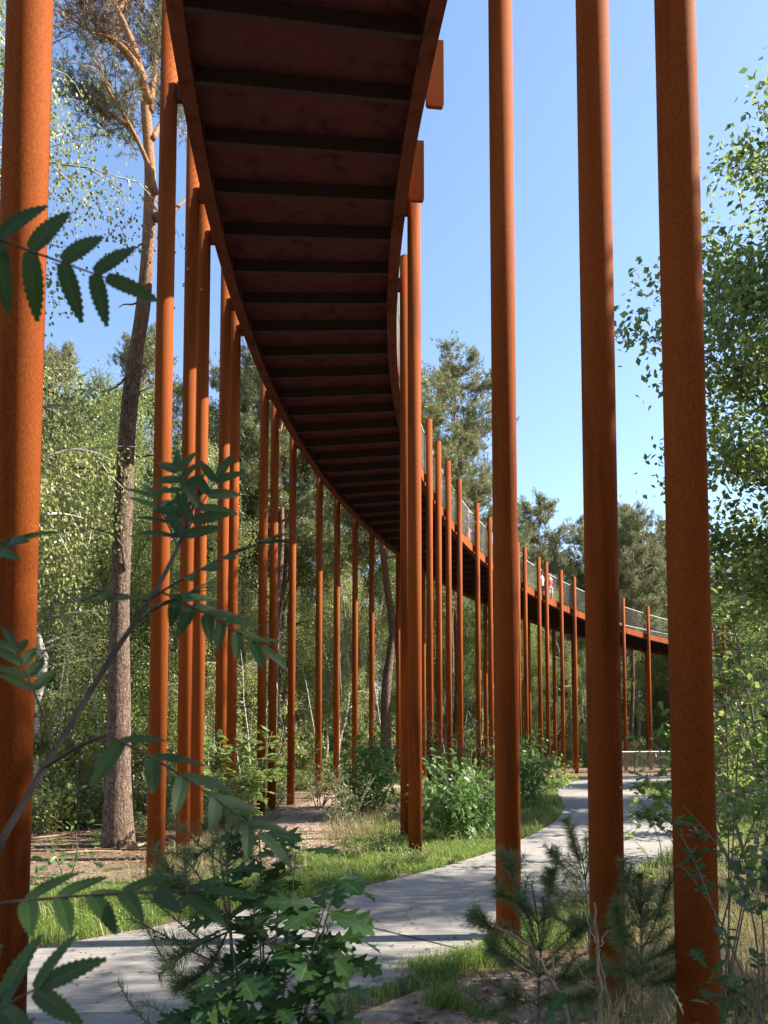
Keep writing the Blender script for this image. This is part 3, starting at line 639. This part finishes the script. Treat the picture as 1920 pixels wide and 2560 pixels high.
LEAVES = [((-110, 480, .74), (228, 600, .76), 5, .064, (-.1, -1, .1), .0, .1),        # big flat leaf, upper left
          ((-150, 1250, .80), (30, 1170, .80), 4, .062, (0, -.55, .9), .1, .3),
          ((385, 1180, 1.16), (470, 1030, 1.18), 5, .058, (.3, -.75, .6), .05, .15),
          ((405, 1130, 1.18), (385, 1010, 1.22), 5, .056, (-.3, -.8, .5), .05, .2),
          ((330, 1290, 1.12), (615, 1155, 1.06), 6, .06, (.0, -.30, 1.), .12, .3),
          ((385, 1185, 1.16), (330, 1070, 1.22), 4, .058, (.3, -.6, .8), .1, .2),
          ((325, 1300, 1.12), (205, 1275, 1.1), 4, .058, (.0, -.35, 1.), .12, .2),
          ((340, 1275, 1.12), (560, 1395, 1.08), 6, .06, (.25, -.7, .7), .1, .2),
          ((300, 1340, 1.1), (420, 1275, 1.0), 4, .055, (.0, -.5, 1.), .1, .3),
          ((120, 1620, 1.0), (30, 1395, 1.05), 4, .052, (.3, -.4, 1.), .1, .55),
          ((230, 1588, .96), (560, 1800, .88), 5, .066, (.35, -.45, .85), .16, .1),
          ((-20, 1955, .80), (440, 1925, .78), 6, .062, (.0, -.34, 1.), .07, .18),
          ((-110, 2240, .72), (90, 2130, .70), 3, .072, (.1, -.8, .6), .05, .2)]
for i, (b0, t0, npair, L, n, dr, st) in enumerate(LEAVES):
    lb = MB(); rt = MB(); compound(lb, rt, A(*b0), A(*t0), npair, L, np.array(n, float), dr, .0019, OR, st, 1.32 if i == 0 else 1.0)
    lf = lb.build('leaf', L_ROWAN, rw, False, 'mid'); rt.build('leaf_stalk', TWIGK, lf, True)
tb.build('stem', TWIGK, rw, True)
# ------------------------------------------------------------------ foreground oak sapling
ok = empty('oak_sapling', at(590, 1603, 2.55) * (1, 1, 0)); tag(ok, 'leafy young oak with broad lobed leaves in the middle of the foreground', 'oak sapling'); o_ = np.array(ok.location)
tb = MB(); lb = MB(); q = np.random.default_rng(17); B, D, NN, LL = [], [], [], []
for i, (u, v, d) in enumerate(((470, 1890, 2.6), (560, 1800, 2.7), (640, 1840, 2.65), (730, 1900, 2.5), (700, 1960, 2.4), (600, 1950, 2.55), (430, 2130, 2.45), (520, 2100, 2.35), (690, 2080, 2.4), (750, 2020, 2.5), (600, 2180, 2.3), (480, 2200, 2.3), (670, 2190, 2.45), (560, 2000, 2.7))):
    tip = at(u, v, d) - o_; P = curve_pts([(q.normal() * .02, q.normal() * .02, -.03), (tip[0] * .25, tip[1] * .25, tip[2] * .45), (tip[0] * .7, tip[1] * .7, tip[2] * .82), tip], 14); tb.tube(P, np.linspace(.006, .0025, 14), 6)
    for k in range(15 if i < 10 else 13):
        t_ = 1 - .42 * q.random() if k > 2 else 1.0; b = along(P, np.array(t_)); az = q.random() * 6.28
        B.append(b); D.append((math.cos(az), math.sin(az) * .9 - .15, q.normal() * .25 - .12)); NN.append((q.normal() * .3, -.35 + q.normal() * .3, 1.)); LL.append(q.uniform(.12, .19))
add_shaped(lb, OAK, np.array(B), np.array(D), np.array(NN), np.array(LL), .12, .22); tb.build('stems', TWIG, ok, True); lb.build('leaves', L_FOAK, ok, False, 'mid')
# ------------------------------------------------------------------ young pines
def young_pine(loc, lst, label, stems=(), nl=.062, leaf=L_PINEF, seed=1, dens=1.0):
    q = np.random.default_rng(seed); o = empty('pine_sapling', np.asarray(loc) * (1, 1, 0)); tag(o, label, 'pine sapling'); oo = np.array(o.location); tb = MB(); lb = MB()
    for s_ in stems:
        P = curve_pts([at(*p) - oo for p in s_], 14); tb.tube(P, np.linspace(.008, .0035, 14), 6)
    for pts, w_ in lst:
        P = curve_pts([at(*p) - oo for p in pts], 12); tb.tube(P, np.linspace(.0045, .0022, 12), 5); L = np.linalg.norm(np.diff(P, axis=0), axis=1).sum()
        ax = np.gradient(P, axis=0); ax = unit(ax); m = int(L * 1200 * dens * w_) + 60
        s_ = 1 - q.random(m) ** 1.25 * .82; c = along(P, s_); a_ = unit(along(ax, s_)); rd = unit(np.cross(a_, q.normal(size=(m, 3))))
        add_needles(lb, c, a_ * q.uniform(.3, .9, (m, 1)) + rd, nl * q.uniform(.75, 1.15, m), .0026)
        for k in range(int(L * 9)):                           # side shoots
            u = q.uniform(.25, .95); c0 = along(P, np.array(u)); a0 = unit(along(ax, np.array(u))); sp = limb_pts(q, c0, a0 + q.normal(size=3) * .55 + (0, 0, .15), q.uniform(.07, .17), 4, 0, .12); tb.tube(sp, .0022, 4)
            m = int(130 * dens); s2 = q.uniform(.1, 1.0, m); c = along(sp, s2); a_ = unit(sp[-1] - sp[0])[None].repeat(m, 0); rd = unit(np.cross(a_, q.normal(size=(m, 3))))
            add_needles(lb, c, a_ * q.uniform(.3, .9, (m, 1)) + rd, nl * q.uniform(.75, 1.15, m), .0026)
    for s_ in stems[:1]:                                       # whorls of side branches up the stem
        P = curve_pts([at(*p) - oo for p in s_], 40); zt = P[-1][2]
        for lv in range(5):
            z = zt * (.35 + .6 * lv / 5); c0 = P[np.argmin(abs(P[:, 2] - z))]; Lb = (.16 + .34 * (1 - lv / 6)) * zt / 1.2
            for j in range(5):
                a = j * 1.257 + lv * .7 + q.normal() * .2; sp = limb_pts(q, c0, (math.cos(a), math.sin(a), .45 + .1 * lv), Lb * q.uniform(.7, 1.1), 6, -.05, .1); tb.tube(sp, np.linspace(.004, .002, 7), 4)
                m = int(Lb * 480 * dens); s2 = 1 - q.random(m) * .75; c = along(sp, s2); a_ = unit(sp[-1] - sp[0])[None].repeat(m, 0); rd = unit(np.cross(a_, q.normal(size=(m, 3))))
                add_needles(lb, c, a_ * q.uniform(.35, .9, (m, 1)) + rd, nl * q.uniform(.75, 1.15, m), .0024)
    tb.build('stems', TWIG, o, True); lb.build('needles', leaf, o); return o
young_pine(at(505, 1603, 2.85), [([(495, 1990, 2.8), (440, 1970, 2.7), (385, 1920, 2.6), (335, 1910, 2.5)], 1), ([(500, 2010, 2.8), (430, 2040, 2.7), (370, 2070, 2.6)], 1), ([(495, 2000, 2.8), (420, 1930, 2.9), (350, 1870, 2.9)], 1), ([(495, 2005, 2.8), (450, 2090, 2.6), (385, 2130, 2.5)], .8),
    ([(488, 1800, 2.85), (470, 1770, 2.85), (440, 1790, 2.8)], 1.2), ([(488, 1800, 2.85), (520, 1760, 2.9), (545, 1790, 2.9)], 1.2), ([(487, 1800, 2.85), (486, 1740, 2.85), (484, 1700, 2.85)], 1.5), ([(488, 1810, 2.85), (500, 1840, 2.8), (540, 1850, 2.7)], 1), ([(488, 1805, 2.85), (455, 1830, 2.8), (420, 1850, 2.75)], 1), ([(495, 1990, 2.8), (450, 1960, 2.9), (400, 1950, 3.0)], 1)],
    'spindly young pine with dark needles left of the foreground oak', [[(505, 2900, 2.85), (503, 2180, 2.85), (498, 2010, 2.85), (492, 1900, 2.85), (487, 1780, 2.85), (484, 1720, 2.85)]], seed=5)
young_pine(at(1155, 1603, 3.9), [([(1155, 2090, 3.9), (1080, 2020, 3.7), (1020, 1970, 3.6)], .8), ([(1165, 2050, 3.9), (1130, 1960, 3.8), (1075, 1930, 3.7)], 1.2), ([(1165, 2040, 3.9), (1185, 1940, 3.9), (1190, 1880, 3.9)], 1.3), ([(1150, 2000, 3.9), (1110, 1900, 3.8), (1100, 1850, 3.8)], 1.1), ([(1165, 2090, 3.9), (1230, 2030, 3.8), (1270, 1990, 3.7)], 1.2), ([(1160, 2110, 3.9), (1110, 2080, 3.7), (1060, 2050, 3.6)], 1), ([(1165, 2120, 3.9), (1240, 2110, 3.7), (1300, 2080, 3.5)], 1.2), ([(1160, 2150, 3.9), (1220, 2160, 3.6), (1290, 2150, 3.4)], 1.2), ([(1160, 2160, 3.9), (1110, 2170, 3.7), (1060, 2190, 3.6)], .7)],
    'bushy young pine in front of the first tall near post', [[(1160, 2560, 3.9), (1162, 2180, 3.9), (1168, 2060, 3.9), (1160, 1980, 3.9), (1150, 1920, 3.9)]], .068, seed=6)
young_pine(at(1275, 1603, 6.0), [([(1262, 1900, 6), (1240, 1820, 5.9), (1222, 1770, 5.9)], 1), ([(1265, 1910, 6), (1215, 1870, 5.8), (1190, 1840, 5.8)], 1), ([(1265, 1960, 6), (1200, 1930, 5.8), (1180, 1900, 5.8)], 1), ([(1268, 1960, 6), (1300, 1920, 5.9), (1320, 1880, 5.8)], 1), ([(1268, 2000, 6), (1215, 1990, 5.8), (1190, 1970, 5.7)], 1), ([(1265, 1900, 6), (1275, 1840, 6), (1280, 1800, 6)], 1)],
    'pale young pine between the first and second tall near posts', [[(1275, 2110, 6.0), (1270, 1980, 6.0), (1262, 1880, 6.0), (1245, 1810, 5.95)]], .075, L_PINE, 7, 1.2)
young_pine(at(1390, 1603, 4.6), [([(1385, 2080, 4.6), (1340, 2010, 4.4), (1330, 1960, 4.4)], 1), ([(1385, 2060, 4.6), (1420, 1980, 4.5), (1440, 1920, 4.5)], 1), ([(1385, 2080, 4.6), (1430, 2060, 4.4), (1470, 2040, 4.3)], 1), ([(1388, 2110, 4.6), (1350, 2100, 4.3), (1310, 2090, 4.2)], 1), ([(1385, 2030, 4.6), (1385, 1950, 4.6), (1380, 1890, 4.6)], 1), ([(1388, 2130, 4.6), (1440, 2120, 4.4), (1480, 2110, 4.3)], 1), ([(1385, 2000, 4.6), (1355, 1920, 4.6), (1345, 1860, 4.6)], .9)],
    'soft green young pine between the second and third tall near posts', [[(1390, 2330, 4.6), (1386, 2080, 4.6), (1385, 1980, 4.6), (1380, 1900, 4.6)]], .07, L_PINEF, 8, 1.1)
# dead stems
def dead(loc, lst, label, rad):
    o = empty('dead_stem', np.asarray(loc) * (1, 1, 0)); tag(o, label, 'dead stem'); oo = np.array(o.location); b = MB()
    for s_, f in lst:
        P = curve_pts([at(*p) - oo for p in s_], 16); P[1:-1] += rng.normal(size=(14, 3)) * .004; b.tube(P, np.linspace(rad * f, rad * f * .4, 16), 6)
    b.build('twigs', TWIGD, o, True)
dead(at(1210, 1603, 3.0), [([(1270, 2600, 3.0), (1230, 2230, 3.0), (1190, 2110, 3.0), (1140, 2040, 3.0), (1070, 2000, 2.95)], 1), ([(1200, 2130, 3.0), (1195, 2060, 3.05), (1215, 1985, 3.1)], .5), ([(1150, 2050, 3.0), (1085, 2010, 3.0), (1050, 1985, 2.9)], .4), ([(1220, 2180, 3.0), (1160, 2115, 3.0), (1100, 2070, 2.9)], .5), ([(1205, 2150, 3.0), (1260, 2130, 3.0), (1310, 2105, 3.0)], .4)], 'forked bare brown stem leaning left in the right foreground', .0085)
dead(at(1295, 1603, 2.9), [([(1305, 2600, 2.9), (1300, 2200, 2.9), (1292, 2080, 2.9), (1284, 1950, 2.9)], 1), ([(1318, 2600, 2.92), (1318, 2210, 2.92), (1300, 2100, 2.92), (1283, 1990, 2.92)], .8), ([(1290, 2040, 2.9), (1275, 2010, 2.9), (1268, 1960, 2.9)], .5), ([(1290, 2060, 2.9), (1302, 2030, 2.9), (1312, 2010, 2.9)], .5), ([(1297, 2150, 2.9), (1262, 2110, 2.9), (1235, 2070, 2.9)], .4)], 'upright bare stem with stubby tips in front of the second tall near post', .0085)
# ------------------------------------------------------------------ round leaved shrub on the right
def leafy_branches(loc, lst, label, leaf, ol, ls, name, cat, per=26, seed=1, r0=.006, twiglen=.22):
    q = np.random.default_rng(seed); o = empty(name, np.asarray(loc) * (1, 1, 0)); tag(o, label, cat); oo = np.array(o.location); tb = MB(); B, D, NN, LL = [], [], [], []
    for pts in lst:
        P = curve_pts([at(*p) - oo for p in pts], 16); tb.tube(P, np.linspace(r0, .0022, 16), 6); ax = unit(np.gradient(P, axis=0)); L = np.linalg.norm(np.diff(P, axis=0), axis=1).sum()
        for k in range(max(4, int(L * per / 3))):
            u = 1 - .75 * q.random() ** 1.2; c = along(P, np.array(u)); a0 = unit(along(ax, np.array(u))); sp = limb_pts(q, c, a0 * .6 + q.normal(size=3) * .7, q.uniform(.4, 1.2) * twiglen, 4, .05, .15); tb.tube(sp, np.linspace(.0022, .0012, 5), 4)
            for j in range(int(q.integers(4, 8))):
                b = along(sp, np.array(.2 + .8 * j / 7)); dd = unit(sp[-1] - sp[0]); side = unit(np.cross(dd, (0, 0, 1.))) * (1 if j % 2 else -1)
                B.append(b); D.append(dd * .6 + side + q.normal(size=3) * .3); NN.append(np.array((0, -.25, 1.)) + q.normal(size=3) * .35); LL.append(ls * q.uniform(.65, 1.2))
    lb = MB(); add_shaped(lb, ol, np.array(B), np.array(D), np.array(NN), np.array(LL), .12, .15); tb.build('stems', TWIG, o, True); lb.build('leaves', leaf, o, False, 'mid'); return o
leafy_branches(at(1560, 1603, 5.2), [[(1560, 2150, 5.2), (1540, 1800, 5.2), (1520, 1600, 5.3), (1500, 1450, 5.3)], [(1565, 2150, 5.2), (1590, 1700, 5.4), (1600, 1450, 5.5), (1570, 1280, 5.6)], [(1560, 2100, 5.2), (1480, 1800, 4.9), (1400, 1680, 4.8)], [(1570, 2150, 5.2), (1640, 1800, 5.0), (1680, 1600, 5.0)], [(1560, 2000, 5.2), (1600, 1850, 4.8), (1640, 1750, 4.6)], [(1575, 2150, 5.2), (1570, 1600, 5.6), (1545, 1400, 5.7), (1530, 1290, 5.8)], [(1560, 2100, 5.2), (1470, 1850, 5.4), (1390, 1740, 5.5)], [(1575, 2100, 5.2), (1650, 1700, 5.5), (1660, 1500, 5.6)]],
    'sunlit round leaved shrub rising behind the rightmost post', L_BUCK, OVAL, .06, 'buckthorn_shrub', 'shrub', 52, 21)
leafy_branches(at(1640, 1603, 3.4), [[(1640, 2600, 3.4), (1640, 2100, 3.4), (1600, 1900, 3.4), (1520, 1790, 3.35), (1475, 1740, 3.3)], [(1640, 2200, 3.4), (1560, 2000, 3.4), (1490, 1890, 3.35), (1460, 1870, 3.3)], [(1645, 2500, 3.4), (1650, 2050, 3.3), (1630, 1900, 3.2)], [(1650, 2600, 3.4), (1590, 2200, 3.2), (1560, 2120, 3.1)], [(1640, 2300, 3.4), (1540, 1960, 3.3), (1470, 1800, 3.3)], [(1655, 2500, 3.4), (1680, 2000, 3.2), (1690, 1850, 3.2)]],
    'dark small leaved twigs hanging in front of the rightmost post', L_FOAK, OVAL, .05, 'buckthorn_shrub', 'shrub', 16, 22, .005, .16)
leafy_branches(at(1440, 1603, 7.5), [[(1440, 1960, 7.5), (1420, 1800, 7.4), (1360, 1760, 7.3), (1340, 1740, 7.2)], [(1445, 1960, 7.5), (1460, 1750, 7.6), (1440, 1640, 7.7)], [(1445, 1960, 7.5), (1400, 1850, 7.2), (1350, 1800, 7.0)]], 'sparse twiggy shrub leaning over the path between the two rightmost posts', L_BUCK, OVAL, .065, 'buckthorn_shrub', 'shrub', 12, 23, .006, .25)
bush('young_oak', 88, 1640, 8.2, 3.0, 1.0, L_YOAK, OAK, .15, 700, 'tall dark young oak at the right edge behind the sunlit shrub')
bush('hazel_bush', 89, 1690, 11.5, 3.6, 1.3, L_OAK, OVAL, .12, 1300, 'big dark bush at the right edge under the tall oak')
bush('hazel_bush', 98, 1560, 15.0, 2.6, 1.2, L_BUCK, OVAL, .11, 900, 'light green bush right of the path bend under the oaks')
bush('hazel_bush', 99, 1610, 20.0, 3.2, 1.4, L_BROAD, OVAL, .12, 900, 'leafy bush farther back under the oaks inside the bend')
for k, (u, v, d, n_, lab) in enumerate(((1640, 2120, 2.9, 40, 'dark oak leaves at the bottom right corner'), (1200, 2190, 2.7, 12, 'low oak seedling at the bottom edge in front of the dead stems'), (1420, 2190, 3.0, 26, 'dark oak seedling at the bottom edge by the rightmost post'))):
    o = make_shrub('oak_seedling', 120 + k, at(u, v, d)[2] + .1, .22, L_FOAK, TWIG, 5, n_ * 2, .12, outline=OAK); b_ = at(u, 1603, d); o.location = (b_[0], d, -.01); tag(o, lab, 'oak seedling')
# ------------------------------------------------------------------ grass, dry grass, litter
def blades(mb, P, h, w_, lean=.5, q=rng):
    n = len(P); h = np.broadcast_to(h, (n,)) * q.uniform(.45, 1.2, n); a = q.random(n) * 6.283; d = np.stack([np.cos(a), np.sin(a), 0 * a], 1); s = np.stack([-np.sin(a + q.normal(size=n)), np.cos(a), 0 * a], 1)
    ln = (lean * q.random(n) * h)[:, None]; up = np.array((0, 0, 1.)); hh = h[:, None]; ww = np.broadcast_to(w_, (n,))[:, None]
    v = np.stack([P - s * ww, P + s * ww, P + up * hh * .55 + d * ln * .35 - s * ww * .7, P + up * hh * .55 + d * ln * .35 + s * ww * .7, P + up * hh * (1 - .3 * lean) + d * ln * 1.25], 1).reshape(-1, 3)
    i = np.arange(n)[:, None] * 5; mb.add(v, np.concatenate([i + np.array([[0, 1, 3]]), i + np.array([[0, 3, 2]]), i + np.array([[2, 3, 4]])]))
def sample(poly, n, clump=.0, q=rng):
    poly = np.asarray(poly)[:, :2]; lo, hi = poly.min(0), poly.max(0); P = q.uniform(lo, hi, (n * 4, 2)); P = P[poly_mask(P, poly)][:n]
    if clump:
        f = np.sin(P[:, 0] * 3.1 + 1) * np.sin(P[:, 1] * 2.3) + np.sin(P[:, 0] * 7.7 + P[:, 1] * 5.1) * .6; P = P[f + q.normal(size=len(P)) * .5 > clump - 1]
    P = np.concatenate([P, np.zeros((len(P), 1))], 1); off = ~poly_mask(P, PATHPOLY); return P[off]
PATHPOLY = np.concatenate([PLs, PRs[::-1]])
def strip(side, i0, i1, w0, w1, gap=0.02):                   # strip of ground beside the path edge
    E_ = (PLs if side > 0 else PRs)[i0:i1]; d = unit(np.gradient(E_, axis=0)); nr = np.stack([-d[:, 1], d[:, 0]], 1) * side; wv = np.linspace(w0, w1, len(E_))[:, None] * (1 + .25 * np.sin(np.arange(len(E_)) * .7)[:, None])
    return np.concatenate([E_ + nr * gap, (E_ + nr * wv)[::-1]])
def pidx(E_, y): return int(np.argmin(abs(E_[:, 1] - y)))
gr = MB(); 
P = sample(strip(1, pidx(PLs, 3), pidx(PLs, 9.2), 1.6, 1.4), 24000, .4); blades(gr, P, .18, .004, .9)
P = sample(strip(1, pidx(PLs, 9.0), pidx(PLs, 14), 1.7, 2.4), 38000, .4); blades(gr, P, .13, .0045, .8)
P = sample(strip(1, pidx(PLs, 14), pidx(PLs, 36), 2.8, 2.6), 38000, .4); blades(gr, P, .17, .007, .7)
P = sample(strip(1, pidx(PLs, 3), pidx(PLs, 30), .22, .22, -.03), 7000); blades(gr, P, .08, .004, .8)
P = sample(strip(-1, pidx(PRs, 6.9), pidx(PRs, 9), .4, 1.6), 6000, .3); blades(gr, P, .14, .004, .8)
P = sample(strip(-1, pidx(PRs, 9), pidx(PRs, 34), 2.2, 2.0), 16000, .3); blades(gr, P, .22, .006, .7)
P = sample(strip(-1, pidx(PRs, 5.0), pidx(PRs, 7.0), .12, .5), 1500, .8); blades(gr, P, .13, .0035, .8)
for u, v, R, n_ in ((740, 2110, .14, 450), (930, 2100, .24, 800), (1000, 2080, .2, 500), (960, 2170, .15, 400), (1060, 2070, .2, 500)):
    c = gnd(u, v); P = c + rng.normal(size=(n_, 3)) * (R * .5, R * .5, 0); blades(gr, P, .16, .003, 1.0)
P = np.concatenate([gnd(150, 1950) + rng.normal(size=(2500, 3)) * (.5, .3, 0), gnd(250, 1950) + rng.normal(size=(2500, 3)) * (.4, .3, 0)]); P = P[~poly_mask(P, PATHPOLY)]; blades(gr, P, .24, .0035, 1.1)
tag(gr.build('grass', L_GRASS), kind='stuff')
dg = MB()
P = sample([(1.2, 4.6), (3.2, 4.2), (5.5, 9.5), (4.2, 10.6), (2.0, 7.6)], 11000, .25); blades(dg, P, .36, .0032, 1.0)
P = sample([gnd(330, 1860)[:2], gnd(420, 1830)[:2], gnd(520, 1800)[:2], gnd(560, 1860)[:2], gnd(440, 1905)[:2]], 2600); blades(dg, P, .36, .0035, 1.0)
P = sample([gnd(690, 1830)[:2], gnd(800, 1830)[:2], gnd(840, 1740)[:2], gnd(740, 1720)[:2]], 2000); blades(dg, P, .42, .004, .9)
P = sample([gnd(910, 1760)[:2], gnd(1060, 1760)[:2], gnd(1060, 1690)[:2], gnd(910, 1690)[:2]], 1800); blades(dg, P, .42, .004, .9)
P = sample(strip(1, pidx(PLs, 6), pidx(PLs, 30), 2.6, 4.0), 4000, .9); blades(dg, P, .35, .005, .8)
tag(dg.build('dry_grass', L_STRAW), kind='stuff')
lt = MB(); P = np.concatenate([sample([(-9, 9.5), (-2.5, 9.6), (.6, 14), (.5, 24), (-12, 24), (-14, 12)], 16000), sample([(-.6, 4.0), (.6, 6.0), (2.5, 6.0), (5, 6), (5, 2.5), (-1, 2.5)], 5000)]); n = len(P); a = rng.random(n) * 6.283
add_leaves(lt, P + np.stack([0 * a, 0 * a, rng.uniform(.004, .03, n)], 1), np.stack([np.cos(a), np.sin(a), rng.normal(size=n) * .15], 1), rng.normal(size=(n, 3)) * .25 + (0, 0, 1.), rng.uniform(.03, .10, n), rng.uniform(.008, .045, n))
q_ = np.random.default_rng(9); t_ = q_.random(1500) * 120; i_ = t_.astype(int); e_ = q_.beta(.45, .45, 1500)[:, None]; pp = PLs[i_] * (1 - e_) + PRs[i_] * e_; n = len(pp); a = q_.random(n) * 6.283
add_leaves(lt, np.concatenate([pp, q_.uniform(.034, .042, (n, 1))], 1), np.stack([np.cos(a), np.sin(a), 0 * a], 1), q_.normal(size=(n, 3)) * .12 + (0, 0, 1.), q_.uniform(.02, .07, n), q_.uniform(.004, .03, n))
L_LIT = mat_leaf('fallen leaves', (.10, .055, .03), (.36, .22, .12), .1, .8)
tag(lt.build('leaf_litter', L_LIT), kind='stuff')
# fallen branches by the foot of the big pine
for k, (u, v, L, az, lab) in enumerate(((200, 1845, .9, .4, 'short dead branch on the needle litter left of the big pine'), (320, 1830, .8, .9, 'broken dead branch on the litter right of the big pine foot'), (130, 1815, 1.6, .1, 'long thin dead branch lying behind the leftmost post'))):
    c = gnd(u, v); o = empty('fallen_branch', c); tag(o, lab, 'branch'); b = MB(); b.tube(limb_pts(np.random.default_rng(k), (-L / 2 * math.cos(az), -L / 2 * math.sin(az), .03), (math.cos(az), math.sin(az), .02), L, 8, 0, .12) * (1, 1, .4) + (0, 0, .02), np.linspace(.03, .01, 9), 6); b.build('wood', TWIGD, o, True)
# ------------------------------------------------------------------ people on the deck
SKIN = mat_noise('skin', [(.3, (.50, .30, .22)), (.7, (.58, .36, .27))], 20, .5)
def plain(name, c): return mat_noise(name, [(.3, tuple(x * .85 for x in c)), (.7, c)], 15, .8)
def skinned(name, verts, edges, radii, mat, parent, root=0, sub=2):
    me = bpy.data.meshes.new(name); me.from_pydata(verts, edges, []); o = bpy.data.objects.new(name, me); COL.objects.link(o); o.parent = parent; me.materials.append(mat)
    o.modifiers.new('skin', 'SKIN').use_smooth_shade = True
    if not me.skin_vertices: 
        bpy.context.view_layer.objects.active = o
        me.attributes  # the modifier needs a skin layer
        import bmesh; bm = bmesh.new(); bm.from_mesh(me); bm.verts.layers.skin.verify(); bm.to_mesh(me); bm.free()
    for i, sv in enumerate(me.skin_vertices[0].data): sv.radius = (radii[i], radii[i]) if np.isscalar(radii[i]) else radii[i]; sv.use_root = (i == root)
    s = o.modifiers.new('sub', 'SUBSURF'); s.levels = s.render_levels = sub; return o
def person(loc, rz, sc, top, bottom, hair, label, hat=None):
    o = empty('person', loc, rz, sc); tag(o, label, 'person')
    V, E, Rr = [], [], []
    def v(p, r, par=None):
        V.append(p); Rr.append(r)
        if par is not None: E.append((par, len(V) - 1))
        return len(V) - 1
    pel = v((0, 0, .95), (.15, .11)); sp1 = v((0, .0, 1.15), (.13, .095), pel); ch = v((0, .01, 1.36), (.16, .105), sp1); nk = v((0, 0, 1.49), .055, ch); hd = v((0, -.01, 1.58), .075, nk); hd2 = v((0, -.015, 1.67), .088, hd); v((0, .0, 1.735), .06, hd2); v((0, -.105, 1.615), .012, hd)
    arms = []
    for s in (1, -1):
        hip = v((s * .10, 0, .88), .085, pel); kn = v((s * .12, -.06 * s, .50), .058, hip); an = v((s * .12, .06 - .12 * (s > 0), .09), .036, kn); v((s * .13, -.10 - .1 * (s > 0), .03), .035, an)
        sh = v((s * .19, .01, 1.42), .055, ch); el = v((s * .25, -.04, 1.15), .042, sh); wr = v((s * .22, -.26, 1.08), .028, el); pm_ = v((s * .21, -.33, 1.08), .032, wr); arms.append((sh, el))
        for k in range(4): f1 = v((s * .21 + (k - 1.5) * .019, -.385 - .008 * (k in (1, 2)), 1.075), .0085, pm_); v((s * .21 + (k - 1.5) * .02, -.42, 1.05), .0075, f1)
        v((s * .21 - s * .045, -.35, 1.085), .009, pm_)
    body = skinned('body', V, E, Rr, SKIN, o)
    skinned('shirt', [(0, 0, .93), (0, 0, 1.15), (0, .01, 1.37), (0, 0, 1.45), (.19, .01, 1.42), (.235, -.02, 1.24), (-.19, .01, 1.42), (-.235, -.02, 1.24)], [(0, 1), (1, 2), (2, 3), (2, 4), (4, 5), (2, 6), (6, 7)], [(.172, .132), (.15, .115), (.178, .124), (.075, .07), .072, .064, .072, .064], top, o)
    skinned('trousers', [(0, 0, .97), (.10, 0, .86), (.12, -.05, .56), (-.10, 0, .86), (-.12, .05, .56)], [(0, 1), (1, 2), (0, 3), (3, 4)], [(.165, .125), .105, .088, .105, .088], bottom, o)
    b = MB(); th = np.linspace(0, 2 * math.pi, 13)[:-1]; V_ = [(.1 * math.sin(a_) * math.cos(t_), .02 + .105 * math.sin(a_) * math.sin(t_), 1.665 + .115 * math.cos(a_)) for a_ in np.linspace(.05, 1.75, 6) for t_ in th]; V_ = np.array(V_); V_[:, 1] = np.where(V_[:, 2] < 1.68, np.maximum(V_[:, 1], -.02), V_[:, 1])
    i = (np.arange(5)[:, None] * 12 + np.arange(12)[None]); k = np.arange(5)[:, None] * 12 + (np.arange(12)[None] + 1) % 12; b.add(V_, np.stack([i, k, k + 12, i + 12], -1).reshape(-1, 4)); b.build('hair', hair, o, True)
    e = MB()
    for s in (1, -1): e.box((s * .034, -.094, 1.655), .022, .012, .012)
    e.box((0, -.093, 1.585), .04, .01, .008); e.build('face_features', plain('dark features', (.08, .04, .035)), o)
def on_deck(u, off):
    k = (u * K - 960) / FPX; p = on_ring(u * K, RI + off); return np.array((*ring(RI + off, np.array(p), 0)[:2], float(Hs(p)) + .345)), p
BLUE, PINK, RED, WHITE, DARK, BROWN, PALE = plain('blue cloth', (.12, .14, .62)), plain('pink cloth', (.75, .28, .36)), plain('red cloth', (.72, .05, .06)), plain('white cloth', (.75, .74, .72)), plain('dark cloth', (.05, .05, .07)), plain('brown hair', (.12, .07, .04)), plain('pale hair', (.6, .55, .5))
l, p = on_deck(1013, .45); person(l, -1.2 - p, 1.0, BLUE, PINK, PALE, 'person in blue shirt and pink shorts walking behind the railing mesh')
l, p = on_deck(1192, .5); person(l, -1.6 - p, .98, RED, WHITE, BROWN, 'person in a red top and pale trousers behind the far railing')
l, p = on_deck(1174, .6); person(l, -1.6 - p, .92, WHITE, DARK, BROWN, 'person in a white top walking beside the one in red')
